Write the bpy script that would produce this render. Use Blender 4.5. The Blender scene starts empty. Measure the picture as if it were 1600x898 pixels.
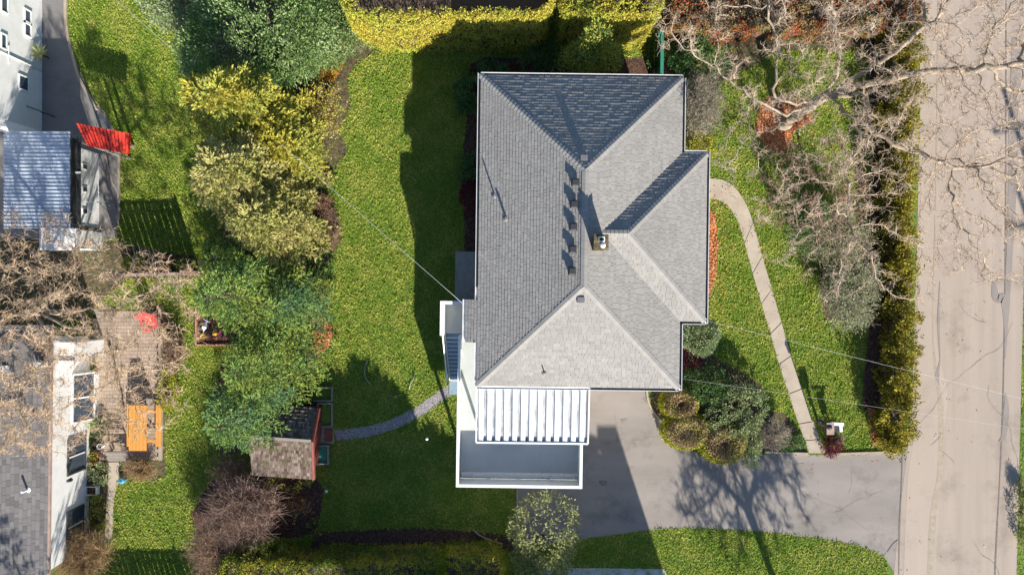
import bpy, math, random
import numpy as np
from mathutils import Vector, Matrix

# ------------------------------------------------------------------ camera, sky, sun, exposure
scene = bpy.context.scene
col = scene.collection
H = 32.0                                   # drone height; 24 mm lens
F = 1600 * 24 / 36.0                       # focal length in photo pixels
cam_d = bpy.data.cameras.new('camera'); cam = bpy.data.objects.new('camera', cam_d); col.objects.link(cam)
cam.location = (0, 0, H); cam.rotation_euler = (0, 0, 0)
cam_d.lens = 24; cam_d.sensor_width = 36; cam_d.clip_end = 1000; cam_d.clip_start = 0.1
scene.camera = cam
SUN_EL = math.radians(25.5)
SUN_AZ = math.atan2(0.310, -0.951)         # towards the sun: +x a little, mostly -y  (angle from +Y clockwise)
sun_dir = Vector((math.sin(SUN_AZ) * math.cos(SUN_EL), math.cos(SUN_AZ) * math.cos(SUN_EL), math.sin(SUN_EL)))
w = bpy.data.worlds.new('World'); scene.world = w; w.use_nodes = True
nt = w.node_tree; bg = nt.nodes['Background']
sky = nt.nodes.new('ShaderNodeTexSky'); sky.sky_type = 'NISHITA'; sky.sun_disc = False
sky.sun_elevation = SUN_EL; sky.sun_rotation = SUN_AZ; sky.air_density = 1.0; sky.dust_density = 0.3; sky.ozone_density = 3.0
nt.links.new(sky.outputs[0], bg.inputs[0]); bg.inputs[1].default_value = 0.085
sd = bpy.data.lights.new('sun', 'SUN'); sd.energy = 5.0; sd.angle = math.radians(0.53); sd.color = (1.0, 0.93, 0.82)
so = bpy.data.objects.new('sun', sd); col.objects.link(so)
so.rotation_euler = sun_dir.to_track_quat('Z', 'Y').to_euler()
scene.view_settings.view_transform = 'Standard'; scene.view_settings.look = 'None'
scene.view_settings.gamma = 1.0; scene.view_settings.exposure = 1.12
scene.render.engine = 'CYCLES'
scene.cycles.max_bounces = 6; scene.cycles.diffuse_bounces = 3; scene.cycles.transmission_bounces = 4

rng = np.random.default_rng(7)
random.seed(7)
PI = math.pi

def G(px, py, z=0.0):
    """world x, y of the point at height z that the drone sees at photo pixel px, py"""
    s = (H - z) / F
    return ((px - 800) * s, (449 - py) * s)
def GP(pts, z=0.0): return [G(a, b, z) for a, b in pts]

# ------------------------------------------------------------------ materials
def newmat(name):
    m = bpy.data.materials.new(name); m.use_nodes = True
    return m, m.node_tree, m.node_tree.nodes['Principled BSDF']
def ramp(nt, fac, stops, interp='LINEAR'):
    r = nt.nodes.new('ShaderNodeValToRGB'); cr = r.color_ramp; cr.interpolation = interp
    while len(cr.elements) < len(stops): cr.elements.new(0.5)
    for e, (p, c) in zip(cr.elements, stops): e.position = p; e.color = (*c, 1)
    nt.links.new(fac, r.inputs[0]); return r.outputs[0]
def noise(nt, scale, detail=4, rough=0.6, stretch=None, kind='noise'):
    g = nt.nodes.new('ShaderNodeNewGeometry'); vec = g.outputs['Position']
    if stretch:
        mp = nt.nodes.new('ShaderNodeMapping'); mp.inputs['Scale'].default_value = stretch
        nt.links.new(vec, mp.inputs[0]); vec = mp.outputs[0]
    if kind == 'noise':
        n = nt.nodes.new('ShaderNodeTexNoise'); n.inputs['Scale'].default_value = scale
        n.inputs['Detail'].default_value = detail; n.inputs['Roughness'].default_value = rough
        nt.links.new(vec, n.inputs['Vector']); return n.outputs['Fac']
    v = nt.nodes.new('ShaderNodeTexVoronoi'); v.inputs['Scale'].default_value = scale
    nt.links.new(vec, v.inputs['Vector'])
    return v.outputs['Color'] if kind == 'cells' else v.outputs['Distance']
def mix(nt, fac, a, b, mode='MIX'):
    m = nt.nodes.new('ShaderNodeMix'); m.data_type = 'RGBA'; m.blend_type = mode
    if isinstance(fac, (int, float)): m.inputs[0].default_value = fac
    else: nt.links.new(fac, m.inputs[0])
    for i, v in ((6, a), (7, b)):
        if isinstance(v, tuple): m.inputs[i].default_value = (*v, 1)
        else: nt.links.new(v, m.inputs[i])
    return m.outputs[2]
def bump(nt, b, h, strength, dist):
    bp = nt.nodes.new('ShaderNodeBump'); bp.inputs['Strength'].default_value = strength; bp.inputs['Distance'].default_value = dist
    nt.links.new(h, bp.inputs['Height']); nt.links.new(bp.outputs[0], b.inputs['Normal'])

def mat_plain(name, c, rough=0.6, var=0.12, scale=3.0, metal=0.0, bmp=0.0, bscale=40, stretch=None):
    m, nt, b = newmat(name)
    lo = tuple(x * (1 - var) for x in c); hi = tuple(min(1, x * (1 + var)) for x in c)
    n = noise(nt, scale, 6, 0.65, stretch)
    nt.links.new(ramp(nt, n, [(0.3, lo), (0.7, hi)]), b.inputs['Base Color'])
    b.inputs['Roughness'].default_value = rough; b.inputs['Metallic'].default_value = metal
    if bmp: bump(nt, b, noise(nt, bscale, 4), bmp, 0.02)
    return m
def mat_ground(name, stops, scale=2.0, fine=30, fine_amt=0.5, rough=0.95, bmp=0.5, bdist=0.03, stretch=None, dark=(0.4, 0.4, 0.4)):
    """large patches from stops, times a fine grain"""
    m, nt, b = newmat(name)
    c = ramp(nt, noise(nt, scale, 5, 0.6, stretch), stops)
    f = ramp(nt, noise(nt, fine, 3, 0.7), [(0.3, dark), (0.7, (1, 1, 1))])
    nt.links.new(mix(nt, fine_amt, c, f, 'MULTIPLY'), b.inputs['Base Color'])
    b.inputs['Roughness'].default_value = rough
    if bmp: bump(nt, b, noise(nt, fine, 3, 0.7), bmp, bdist)
    return m
def mat_cells(name, cols, scale=14, rough=0.95, bmp=0.6, bdist=0.03):
    """litter: many flakes of different colours"""
    m, nt, b = newmat(name)
    cc = noise(nt, scale, kind='cells'); sp = nt.nodes.new('ShaderNodeSeparateColor'); nt.links.new(cc, sp.inputs[0])
    n = len(cols)
    nt.links.new(ramp(nt, sp.outputs[0], [(i / n, c) for i, c in enumerate(cols)], 'CONSTANT'), b.inputs['Base Color'])
    b.inputs['Roughness'].default_value = rough
    bump(nt, b, sp.outputs[1], bmp, bdist)
    return m
def mat_leaf(name, cols, rough=0.75, trans=0.25, patch=None, patch_scale=0.6, coords=None):
    """each leaf its own shade; patch = second list, blended in by large noise (new growth, other stems)"""
    m, nt, b = newmat(name)
    g = nt.nodes.new('ShaderNodeNewGeometry')
    n = len(cols)
    c = ramp(nt, g.outputs['Random Per Island'], [(i / max(1, n - 1), k) for i, k in enumerate(cols)])
    if patch:
        c2 = ramp(nt, g.outputs['Random Per Island'], [(i / max(1, len(patch) - 1), k) for i, k in enumerate(patch)])
        f = ramp(nt, noise(nt, patch_scale, 3, 0.6), [(0.45, (0, 0, 0)), (0.58, (1, 1, 1))])
        c = mix(nt, f, c, c2)
    nt.links.new(c, b.inputs['Base Color']); b.inputs['Roughness'].default_value = rough
    b.inputs['Specular IOR Level'].default_value = 0.1
    if trans:
        t = nt.nodes.new('ShaderNodeBsdfTranslucent'); nt.links.new(c, t.inputs[0])
        mx = nt.nodes.new('ShaderNodeMixShader'); mx.inputs[0].default_value = trans
        nt.links.new(b.outputs[0], mx.inputs[1]); nt.links.new(t.outputs[0], mx.inputs[2])
        nt.links.new(mx.outputs[0], nt.nodes['Material Output'].inputs['Surface'])
    return m
def mat_island(name, cols, rough=0.8, weather=None, wscale=0.8, grit=60, gritamt=0.35, spec=0.3):
    """shingles, pavers: each piece its own shade, with weathering patches"""
    m, nt, b = newmat(name)
    g = nt.nodes.new('ShaderNodeNewGeometry'); n = len(cols)
    c = ramp(nt, g.outputs['Random Per Island'], [(i / max(1, n - 1), k) for i, k in enumerate(cols)])
    f = ramp(nt, noise(nt, grit, 2, 0.8), [(0.3, (0.6, 0.6, 0.6)), (0.7, (1, 1, 1))])
    c = mix(nt, gritamt, c, f, 'MULTIPLY')
    if weather: c = mix(nt, ramp(nt, noise(nt, wscale, 6, 0.7), [(0.45, (0, 0, 0)), (0.75, (0.8, 0.8, 0.8))]), c, weather)
    nt.links.new(c, b.inputs['Base Color']); b.inputs['Roughness'].default_value = rough
    b.inputs['Specular IOR Level'].default_value = spec
    return m
def mat_glass(name, c=(0.05, 0.07, 0.1)):
    m, nt, b = newmat(name); b.inputs['Base Color'].default_value = (*c, 1); b.inputs['Roughness'].default_value = 0.06
    b.inputs['Specular IOR Level'].default_value = 0.8
    return m

M = {}
M['white'] = mat_plain('white_paint', (0.78, 0.78, 0.77), 0.5, 0.05)
M['whitewall'] = mat_plain('white_stucco', (0.7, 0.7, 0.69), 0.85, 0.08, 2, bmp=0.3)
M['cream'] = mat_plain('cream_stucco', (0.55, 0.5, 0.42), 0.85, 0.08, 2, bmp=0.3)
M['gutter'] = mat_plain('gutter_metal', (0.6, 0.6, 0.6), 0.5, 0.1)
M['dark'] = mat_plain('dark_metal', (0.035, 0.037, 0.04), 0.5, 0.1)
M['grey'] = mat_plain('grey_metal', (0.3, 0.31, 0.33), 0.45, 0.1)
M['vent'] = mat_plain('weathered_vent_metal', (0.14, 0.14, 0.145), 0.6, 0.2)
M['frame'] = mat_plain('dark_frame', (0.05, 0.05, 0.055), 0.5, 0.1)
M['deck'] = mat_ground('deck_vinyl', [(0.3, (0.42, 0.455, 0.45)), (0.7, (0.52, 0.55, 0.54))], 0.8, 12, 0.3, 0.6, 0.05, dark=(0.7, 0.7, 0.7))
M['stairpaint'] = mat_plain('stair_paint', (0.24, 0.34, 0.42), 0.6, 0.15, 4)
M['corr'] = mat_plain('corrugated_sheet', (0.62, 0.63, 0.63), 0.5, 0.25, 1.6, stretch=(7, 0.5, 1))
M['corrshadedirt'] = mat_plain('shade_and_dirt_channel_sheet', (0.36, 0.375, 0.39), 0.6, 0.7, 1.3, stretch=(5, 0.8, 1))  # shade between the ribs painted in as darker channels, plus dirt streaks
M['shingle'] = mat_island('grey_asphalt_shingles', [(0.25, 0.238, 0.222), (0.28, 0.267, 0.25), (0.31, 0.297, 0.278), (0.265, 0.252, 0.236)], 0.9, (0.215, 0.205, 0.19), 0.35)
M['cap'] = mat_island('ridge_cap_shingles', [(0.275, 0.262, 0.245), (0.32, 0.307, 0.287)], 0.9)
M['shingle_dark'] = mat_island('brown_grey_shingles', [(0.12, 0.115, 0.115), (0.17, 0.16, 0.16), (0.2, 0.19, 0.185)], 0.9, (0.15, 0.14, 0.13), 0.7)
M['shake'] = mat_island('mossy_shakes', [(0.08, 0.05, 0.038), (0.26, 0.2, 0.165), (0.12, 0.075, 0.055), (0.36, 0.29, 0.245), (0.1, 0.065, 0.048)], 0.95, (0.1, 0.1, 0.04), 2.0)
M['brick'] = mat_cells('mossy_brick', [(0.13, 0.09, 0.045), (0.09, 0.065, 0.03), (0.2, 0.15, 0.07), (0.06, 0.055, 0.02)], 14)
M['concrete'] = mat_ground('path_concrete', [(0.3, (0.36, 0.30, 0.235)), (0.7, (0.46, 0.395, 0.315))], 1.3, 20, 0.3, 0.9, 0.15, dark=(0.7, 0.68, 0.65))
M['kerb'] = mat_ground('kerb_concrete', [(0.3, (0.34, 0.27, 0.2)), (0.7, (0.44, 0.37, 0.29))], 3, 20, 0.4, 0.9, 0.15)
M['wood'] = mat_plain('orange_stained_wood', (0.58, 0.27, 0.055), 0.55, 0.15, 3, stretch=(8, 1, 1))
M['greywood'] = mat_plain('weathered_wood', (0.27, 0.24, 0.21), 0.9, 0.25, 5, stretch=(1, 8, 1))
M['pinkwood'] = mat_plain('pink_brown_wood', (0.34, 0.24, 0.2), 0.9, 0.25, 4)
M['redwood'] = mat_plain('red_brown_board', (0.2, 0.05, 0.035), 0.7, 0.2, 4)
M['bedwood'] = mat_plain('orange_brown_board', (0.42, 0.22, 0.13), 0.8, 0.2, 4)
M['red'] = mat_plain('red_sheet_metal', (0.62, 0.045, 0.025), 0.5, 0.15, 3)
M['redplastic'] = mat_plain('red_plastic', (0.75, 0.07, 0.07), 0.4, 0.08)
M['blue'] = mat_plain('blue_plastic', (0.05, 0.3, 0.5), 0.4, 0.08)
M['palebl'] = mat_plain('pale_blue_plastic', (0.4, 0.5, 0.65), 0.4, 0.08)
M['pink'] = mat_plain('pink_plastic', (0.7, 0.06, 0.25), 0.4, 0.08)
M['yellow'] = mat_plain('yellow_plastic', (0.7, 0.45, 0.05), 0.4, 0.08)
M['greenpaint'] = mat_plain('green_painted_wood', (0.03, 0.2, 0.13), 0.6, 0.15, 6)
M['terracotta'] = mat_plain('terracotta', (0.4, 0.15, 0.07), 0.8, 0.1)
M['glass'] = mat_glass('window_glass')
M['bark_pale'] = mat_ground('pale_oak_bark', [(0.3, (0.25, 0.195, 0.14)), (0.7, (0.45, 0.365, 0.28))], 3, 16, 0.5, 0.95, 0.5)
M['bark_twig'] = mat_leaf('pale_twigs', [(0.31, 0.235, 0.17), (0.54, 0.43, 0.33), (0.41, 0.305, 0.225)], 0.9, 0)
M['bark_left'] = mat_leaf('tan_twigs', [(0.45, 0.33, 0.22), (0.62, 0.47, 0.32), (0.30, 0.2, 0.13)], 0.9, 0)
M['bark_dark'] = mat_plain('dark_bark', (0.08, 0.055, 0.04), 0.95, 0.3, 8)
M['cable'] = mat_plain('cable_sheath', (0.5, 0.5, 0.5), 0.5, 0.05)
# ground
M['lawn'] = mat_ground('lawn_turf', [(0.3, (0.09, 0.17, 0.02)), (0.5, (0.13, 0.21, 0.025)), (0.7, (0.2, 0.23, 0.04))], 0.35, 9, 0.6, 0.95, 0.6, 0.06, dark=(0.35, 0.4, 0.3))
M['asphalt_road'] = None
M['soil'] = mat_cells('bark_mulch', [(0.05, 0.028, 0.02), (0.09, 0.045, 0.03), (0.035, 0.02, 0.015), (0.12, 0.06, 0.04)], 16)
M['litter'] = mat_cells('orange_leaf_litter', [(0.6, 0.2, 0.06), (0.4, 0.13, 0.05), (0.65, 0.28, 0.12), (0.3, 0.12, 0.06), (0.6, 0.3, 0.16)], 14)
M['mulch2'] = mat_cells('earth_and_moss', [(0.09, 0.06, 0.035), (0.06, 0.07, 0.02), (0.13, 0.085, 0.055), (0.045, 0.04, 0.02), (0.1, 0.1, 0.03)], 12)
M['gravel'] = mat_cells('grey_gravel', [(0.22, 0.2, 0.21), (0.3, 0.28, 0.28), (0.16, 0.15, 0.16), (0.36, 0.33, 0.33)], 26, bdist=0.015)
M['paver'] = mat_island('tan_pavers', [(0.36, 0.28, 0.215), (0.43, 0.345, 0.27), (0.31, 0.24, 0.19)], 0.9, (0.26, 0.2, 0.15), 1.5)

def mat_asphalt(name, base, streak, patches, sx, sy):
    m, nt, b = newmat(name)
    s = noise(nt, 1.0, 5, 0.6, (sx, sy, 1))
    c = ramp(nt, s, [(0.3, tuple(x * (1 - streak) for x in base)), (0.7, tuple(x * (1 + streak) for x in base))])
    st = ramp(nt, noise(nt, 0.45, 7, 0.72), [(0.30, patches), (0.48, (1, 1, 1))])
    c = mix(nt, 0.6, c, st, 'MULTIPLY')
    gr = ramp(nt, noise(nt, 45, 2, 0.8), [(0.3, (0.72, 0.72, 0.72)), (0.7, (1, 1, 1))])
    c = mix(nt, 0.5, c, gr, 'MULTIPLY')
    nt.links.new(c, b.inputs['Base Color']); b.inputs['Roughness'].default_value = 0.95
    bump(nt, b, noise(nt, 60, 2), 0.2, 0.01)
    return m
M['road'] = mat_asphalt('worn_road_asphalt', (0.385, 0.318, 0.262), 0.10, (0.55, 0.53, 0.53), 1.6, 0.06)
M['road2'] = mat_asphalt('paler_patched_asphalt', (0.41, 0.34, 0.28), 0.06, (0.75, 0.74, 0.73), 1.0, 0.1)
M['roadstain'] = mat_asphalt('stained_asphalt', (0.27, 0.235, 0.21), 0.1, (0.6, 0.6, 0.6), 3, 0.3)
M['crack'] = mat_plain('dark_crack_sealant', (0.16, 0.135, 0.12), 0.9, 0.3, 6)
M['drive'] = mat_asphalt('driveway_asphalt', (0.27, 0.24, 0.215), 0.14, (0.38, 0.38, 0.40), 0.25, 0.9)
M['drivestain'] = mat_asphalt('oily_driveway_asphalt', (0.235, 0.205, 0.18), 0.14, (0.5, 0.5, 0.5), 1.5, 1.5)
M['patio'] = mat_asphalt('grey_patio_asphalt', (0.2, 0.19, 0.185), 0.08, (0.6, 0.6, 0.6), 0.5, 0.5)

# ------------------------------------------------------------------ object helpers
def tag(o, label=None, cat=None, group=None, kind=None):
    if label: o['label'] = label
    if cat: o['category'] = cat
    if group: o['group'] = group
    if kind: o['kind'] = kind
    return o
class Root:
    """an Empty at a thing's base; parts are authored in a frame turned by rot, and stored relative to it"""
    def __init__(self, name, label, cat, x, y, z=0.0, rot=0.0, group=None):
        self.o = bpy.data.objects.new(name, None); col.objects.link(self.o); self.o.empty_display_size = 0.3
        self.org = np.array([x, y, z]); R = Matrix.Rotation(rot, 3, 'Z')
        self.o.location = R @ Vector((x, y, z)); self.o.rotation_euler = (0, 0, rot)
        tag(self.o, label, cat, group)
def link_mesh(name, me, mat, root=None, parent=None, smooth=False):
    o = bpy.data.objects.new(name, me); col.objects.link(o)
    if isinstance(mat, (list, tuple)):
        for m in mat: me.materials.append(m)
    elif mat: me.materials.append(mat)
    if smooth: me.polygons.foreach_set('use_smooth', [True] * len(me.polygons))
    p = parent or (root.o if root else None)
    if p: o.parent = p
    return o
class MB:
    def __init__(self): self.v = []; self.f = []; self.mi = []; self.cur = 0
    def _add(self, vs, fs):
        n = len(self.v); self.v += [tuple(map(float, p)) for p in vs]
        self.f += [tuple(i + n for i in f) for f in fs]; self.mi += [self.cur] * len(fs); return self
    def box(self, x0, x1, y0, y1, z0, z1):
        x0, x1 = sorted((x0, x1)); y0, y1 = sorted((y0, y1)); z0, z1 = sorted((z0, z1))
        return self._add([(x0,y0,z0),(x1,y0,z0),(x1,y1,z0),(x0,y1,z0),(x0,y0,z1),(x1,y0,z1),(x1,y1,z1),(x0,y1,z1)],
                         [(0,3,2,1),(4,5,6,7),(0,1,5,4),(1,2,6,5),(2,3,7,6),(3,0,4,7)])
    def obox(self, p, d, L, W, T, up=(0, 0, 1)):
        """box from p along d, length L, width W, thickness T, centred across"""
        d = Vector(d).normalized(); u = Vector(up); s = d.cross(u).normalized(); u = s.cross(d).normalized(); p = Vector(p)
        vs = [p + d * a + s * b + u * c for c in (-T/2, T/2) for a, b in ((0,-W/2),(L,-W/2),(L,W/2),(0,W/2))]
        return self._add(vs, [(0,3,2,1),(4,5,6,7),(0,1,5,4),(1,2,6,5),(2,3,7,6),(3,0,4,7)])
    def prism(self, poly, z0, z1):
        a = sum(poly[i][0]*poly[(i+1)%len(poly)][1]-poly[(i+1)%len(poly)][0]*poly[i][1] for i in range(len(poly)))
        if a < 0: poly = poly[::-1]
        n = len(poly)
        vs = [(x, y, z0) for x, y in poly] + [(x, y, z1) for x, y in poly]
        fs = [tuple(range(n))[::-1], tuple(range(n, 2*n))] + [(i, (i+1)%n, n+(i+1)%n, n+i) for i in range(n)]
        return self._add(vs, fs)
    def poly(self, pts): return self._add(pts, [tuple(range(len(pts)))])
    def tube(self, pts, r, k=8, cap=True):
        pts = [Vector(p) for p in pts]; rs = r if isinstance(r, (list, tuple)) else [r]*len(pts)
        vs = []
        for i, p in enumerate(pts):
            d = (pts[min(i+1, len(pts)-1)] - pts[max(i-1, 0)]).normalized()
            a = Vector((0,0,1)) if abs(d.z) < 0.9 else Vector((1,0,0))
            s = d.cross(a).normalized(); t = d.cross(s)
            vs += [p + (s*math.cos(2*PI*j/k) + t*math.sin(2*PI*j/k))*rs[i] for j in range(k)]
        fs = [(i*k+j, i*k+(j+1)%k, (i+1)*k+(j+1)%k, (i+1)*k+j) for i in range(len(pts)-1) for j in range(k)]
        if cap: fs += [tuple(range(k))[::-1], tuple(range((len(pts)-1)*k, len(pts)*k))]
        return self._add(vs, fs)
    def lathe(self, x, y, prof, k=16):
        """prof: list of (radius, z)"""
        vs = [(x + r*math.cos(2*PI*j/k), y + r*math.sin(2*PI*j/k), z) for r, z in prof for j in range(k)]
        fs = [(i*k+j, i*k+(j+1)%k, (i+1)*k+(j+1)%k, (i+1)*k+j) for i in range(len(prof)-1) for j in range(k)]
        fs += [tuple(range(k))[::-1], tuple(range((len(prof)-1)*k, len(prof)*k))]
        return self._add(vs, fs)
    def strip(self, center, width, z0, z1):
        """ribbon along a centreline of (x,y)"""
        L, R = offset_line(center, width); return self.prism(L + R[::-1], z0, z1)
    def build(self, name, mat, root=None, parent=None, smooth=False):
        org = root.org if root else np.zeros(3)
        me = bpy.data.meshes.new(name)
        vs = (np.array(self.v, dtype=float).reshape(-1, 3) - org)
        me.from_pydata([tuple(p) for p in vs], [], self.f); me.update()
        o = link_mesh(name, me, mat, root, parent, smooth)
        if any(self.mi): me.polygons.foreach_set('material_index', self.mi)
        return o
def offset_line(c, width):
    L = []; R = []
    for i, p in enumerate(c):
        a = c[max(i-1, 0)]; b = c[min(i+1, len(c)-1)]
        d = Vector((b[0]-a[0], b[1]-a[1])).normalized(); wd = width[i] if isinstance(width, (list, tuple)) else width
        L.append((p[0]-d.y*wd/2, p[1]+d.x*wd/2)); R.append((p[0]+d.y*wd/2, p[1]-d.x*wd/2))
    return L, R
def smoothline(pts, n=6):
    """Catmull-Rom"""
    out = []; P = [np.array(p, float) for p in pts]; P = [2*P[0]-P[1]] + P + [2*P[-1]-P[-2]]
    for i in range(1, len(P)-2):
        for k in range(n):
            t = k/n
            out.append(tuple(0.5*((2*P[i]) + (-P[i-1]+P[i+1])*t + (2*P[i-1]-5*P[i]+4*P[i+1]-P[i+2])*t*t + (-P[i-1]+3*P[i]-3*P[i+1]+P[i+2])*t**3)))
    out.append(tuple(P[-2])); return out
def ragged(pts, amp=0.05, step=0.25, seed=1):
    """closed outline resampled with a natural wobble"""
    r = random.Random(seed); out = []
    for i, a in enumerate(pts):
        b = pts[(i+1) % len(pts)]; d = math.dist(a, b); n = max(1, int(d/step))
        for k in range(n):
            t = k/n; out.append((a[0]+(b[0]-a[0])*t + r.uniform(-amp, amp), a[1]+(b[1]-a[1])*t + r.uniform(-amp, amp)))
    return out
def sheet(name, poly, z, mat, label=None, kind='structure', wob=0.0, seed=1, thick=None):
    if wob: poly = ragged(poly, wob, 0.3, seed)
    mb = MB()
    if thick: mb.prism(poly, z - thick, z)
    else: mb.poly([(x, y, z) for x, y in poly])
    o = mb.build(name, mat)
    # triangulate cleanly
    import bmesh
    bm = bmesh.new(); bm.from_mesh(o.data); bmesh.ops.triangulate(bm, faces=bm.faces[:], ngon_method='EAR_CLIP'); bmesh.ops.recalc_face_normals(bm, faces=bm.faces[:])
    if not thick:
        for f in bm.faces:
            if f.normal.z < 0: f.normal_flip()
    bm.to_mesh(o.data); bm.free()
    tag(o, label, None, None, kind); return o

def mesh_quads(name, V, mat, root=None, parent=None, kind=None):
    """V: (N,4,3) array, one free quad each"""
    V = np.asarray(V, dtype=np.float64); n = len(V)
    org = root.org if root is not None else 0
    co = (V.reshape(-1, 3) - org).astype(np.float32)
    me = bpy.data.meshes.new(name); me.vertices.add(4*n); me.vertices.foreach_set('co', co.ravel())
    me.loops.add(4*n); me.loops.foreach_set('vertex_index', np.arange(4*n, dtype=np.int32))
    me.polygons.add(n); me.polygons.foreach_set('loop_start', np.arange(0, 4*n, 4, dtype=np.int32))
    me.update(calc_edges=True)
    return link_mesh(name, me, mat, root, parent)
def unit(a): return a / np.maximum(np.linalg.norm(a, axis=-1, keepdims=True), 1e-9)
def leaves(P, D, N, L, W, fold=0.0):
    """kite-shaped leaves: base P, direction D, face normal roughly N"""
    D = unit(D); S = unit(np.cross(D, N)); Nn = np.cross(S, D)
    L = np.broadcast_to(np.asarray(L, float), (len(P),))[:, None]; W = np.broadcast_to(np.asarray(W, float), (len(P),))[:, None]
    mid = P + D*L*0.45
    return np.stack([P, mid + S*W/2 + Nn*W*fold, P + D*L, mid - S*W/2 + Nn*W*fold], axis=1)
def rdir(n): return unit(rng.normal(size=(n, 3)))
def lumps(D, seed, k=10, freq=4.0):
    r = np.random.default_rng(seed); K = r.normal(size=(k, 3))*freq/1.7; ph = r.uniform(0, 6.28, k)
    return np.cos(D @ K.T + ph).sum(axis=1)/math.sqrt(k)

def shoots_leaves(P0, D, L, n, ll, lw, ang=0.8, up=0.3):
    """needles or scale leaves set along shoots"""
    m = len(P0); t = np.tile((np.arange(n)+0.5)/n, m) + rng.uniform(-.3/n, .3/n, m*n)
    P0r = np.repeat(P0, n, 0); Dr = np.repeat(unit(D), n, 0); Lr = np.repeat(L, n)
    pos = P0r + Dr*(Lr*t)[:, None]
    side = unit(np.cross(Dr, rdir(m*n))); side[:, 2] = side[:, 2]*0.6 + up*rng.uniform(0, 1, m*n); side = unit(side)
    a = ang*rng.uniform(0.5, 1.2, m*n); a = np.where(t > 0.9, a*0.2, a)[:, None]
    dr = Dr*np.cos(a) + side*np.sin(a)
    nr = unit(rdir(m*n)*0.6 + np.array([0, 0, 1.0]))
    return leaves(pos, dr, nr, ll*rng.uniform(0.7, 1.3, m*n), lw)

def tubes_mesh(name, segs, k, mat, root=None, parent=None):
    """segs: list/array of (p0, r0, p1, r1) -> one mesh of tapered tubes"""
    A = np.array([s[0] for s in segs], float); B = np.array([s[2] for s in segs], float)
    r0 = np.array([s[1] for s in segs]); r1 = np.array([s[3] for s in segs])
    D = unit(B-A); ref = np.where(np.abs(D[:, 2:3]) < 0.9, np.array([[0, 0, 1.]]), np.array([[1., 0, 0]]))
    S = unit(np.cross(D, ref)); T = np.cross(D, S); n = len(A)
    A = A - D*(r0*0.3)[:, None]; B = B + D*(r1*0.3)[:, None]
    an = np.arange(k)*2*PI/k
    ring = S[:, None, :]*np.cos(an)[None, :, None] + T[:, None, :]*np.sin(an)[None, :, None]
    V = np.concatenate([A[:, None] + ring*r0[:, None, None], B[:, None] + ring*r1[:, None, None]], axis=1)  # n,2k,3
    org = root.org if root is not None else 0
    co = (V.reshape(-1, 3) - org).astype(np.float32)
    base = (np.arange(n)*2*k)[:, None, None]
    j = np.arange(k); q = np.stack([j, (j+1) % k, k+(j+1) % k, k+j], axis=1)[None]
    idx = (base + q).reshape(-1).astype(np.int32); nf = n*k
    me = bpy.data.meshes.new(name); me.vertices.add(len(co)); me.vertices.foreach_set('co', co.ravel())
    me.loops.add(len(idx)); me.loops.foreach_set('vertex_index', idx)
    me.polygons.add(nf); me.polygons.foreach_set('loop_start', np.arange(0, 4*nf, 4, dtype=np.int32))
    me.update(calc_edges=True)
    return link_mesh(name, me, mat, root, parent, smooth=(k > 5))

# ------------------------------------------------------------------ the setting: ground, road, drive, paths
sheet('ground', [(-250, -250), (250, -250), (250, 250), (-250, 250)], 0.0, M['lawn'])
ROAD_L = [(1452, -1200), (1442, 0), (1437, 180), (1432, 400), (1425, 620), (1418, 700), (1408, 780), (1400, 860), (1396, 900), (1380, 1100), (1360, 2400)]
ROAD_R = [(1606, -1200), (1604, 0), (1602, 200), (1599, 450), (1595, 620), (1591, 780), (1588, 898), (1582, 1100), (1560, 2400)]
sheet('road', GP(ROAD_L + ROAD_R[::-1]), 0.012, M['road'])
def band(name, pts, wpx, z, mat, n=8, kind='structure'):
    c = smoothline(GP(pts), n); mb = MB(); L, R = offset_line(c, [x*0.03 for x in np.interp(np.linspace(0, 1, len(c)), np.linspace(0, 1, len(wpx)), wpx)])
    for i in range(len(c)-1): mb.poly([(*R[i], z), (*R[i+1], z), (*L[i+1], z), (*L[i], z)])
    o = mb.build(name, mat); tag(o, kind=kind)
    import bmesh
    bm = bmesh.new(); bm.from_mesh(o.data)
    for f in bm.faces:
        if f.normal.z < 0: f.normal_flip()
    bm.to_mesh(o.data); bm.free()
    return o
band('road_shoulder', [(1452, -300), (1450, 100), (1449, 300), (1445, 480), (1450, 560), (1455, 620), (1448, 700), (1440, 800), (1428, 1200)], [22, 26, 22, 24, 34, 50, 46, 50, 50], 0.016, M['road2'])
band('road_seam', [(1470, -300), (1462, 300), (1457, 500), (1462, 580), (1470, 640), (1468, 740), (1456, 830), (1446, 1100)], [3, 2, 2, 5, 9, 8, 10, 6], 0.020, M['kerb'])
band('road_crack', [(1572, -300), (1571, 300), (1569, 500), (1566, 650), (1561, 760), (1554, 900), (1545, 1200)], [1.5, 2.4, 1.6, 2.6, 1.6, 2.8, 2], 0.020, M['crack'])
band('road_crack', [(1468, 440), (1466, 500), (1468, 560), (1464, 585), (1467, 602)], [0.6, 4, 1, 7, 0.6], 0.024, M['roadstain'])
band('road_stain', [(1552, 440), (1556, 465), (1570, 470), (1571, 520)], [5, 13, 15, 3], 0.024, M['roadstain'])
band('road_stain', [(1571, 615), (1572, 640), (1568, 680), (1560, 690)], [2, 9, 8, 2], 0.024, M['roadstain'])
band('road_stain', [(1588, 60), (1584, 200), (1580, 330), (1574, 460), (1570, 560)], [14, 18, 12, 8, 2], 0.022, M['roadstain'])
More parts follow.
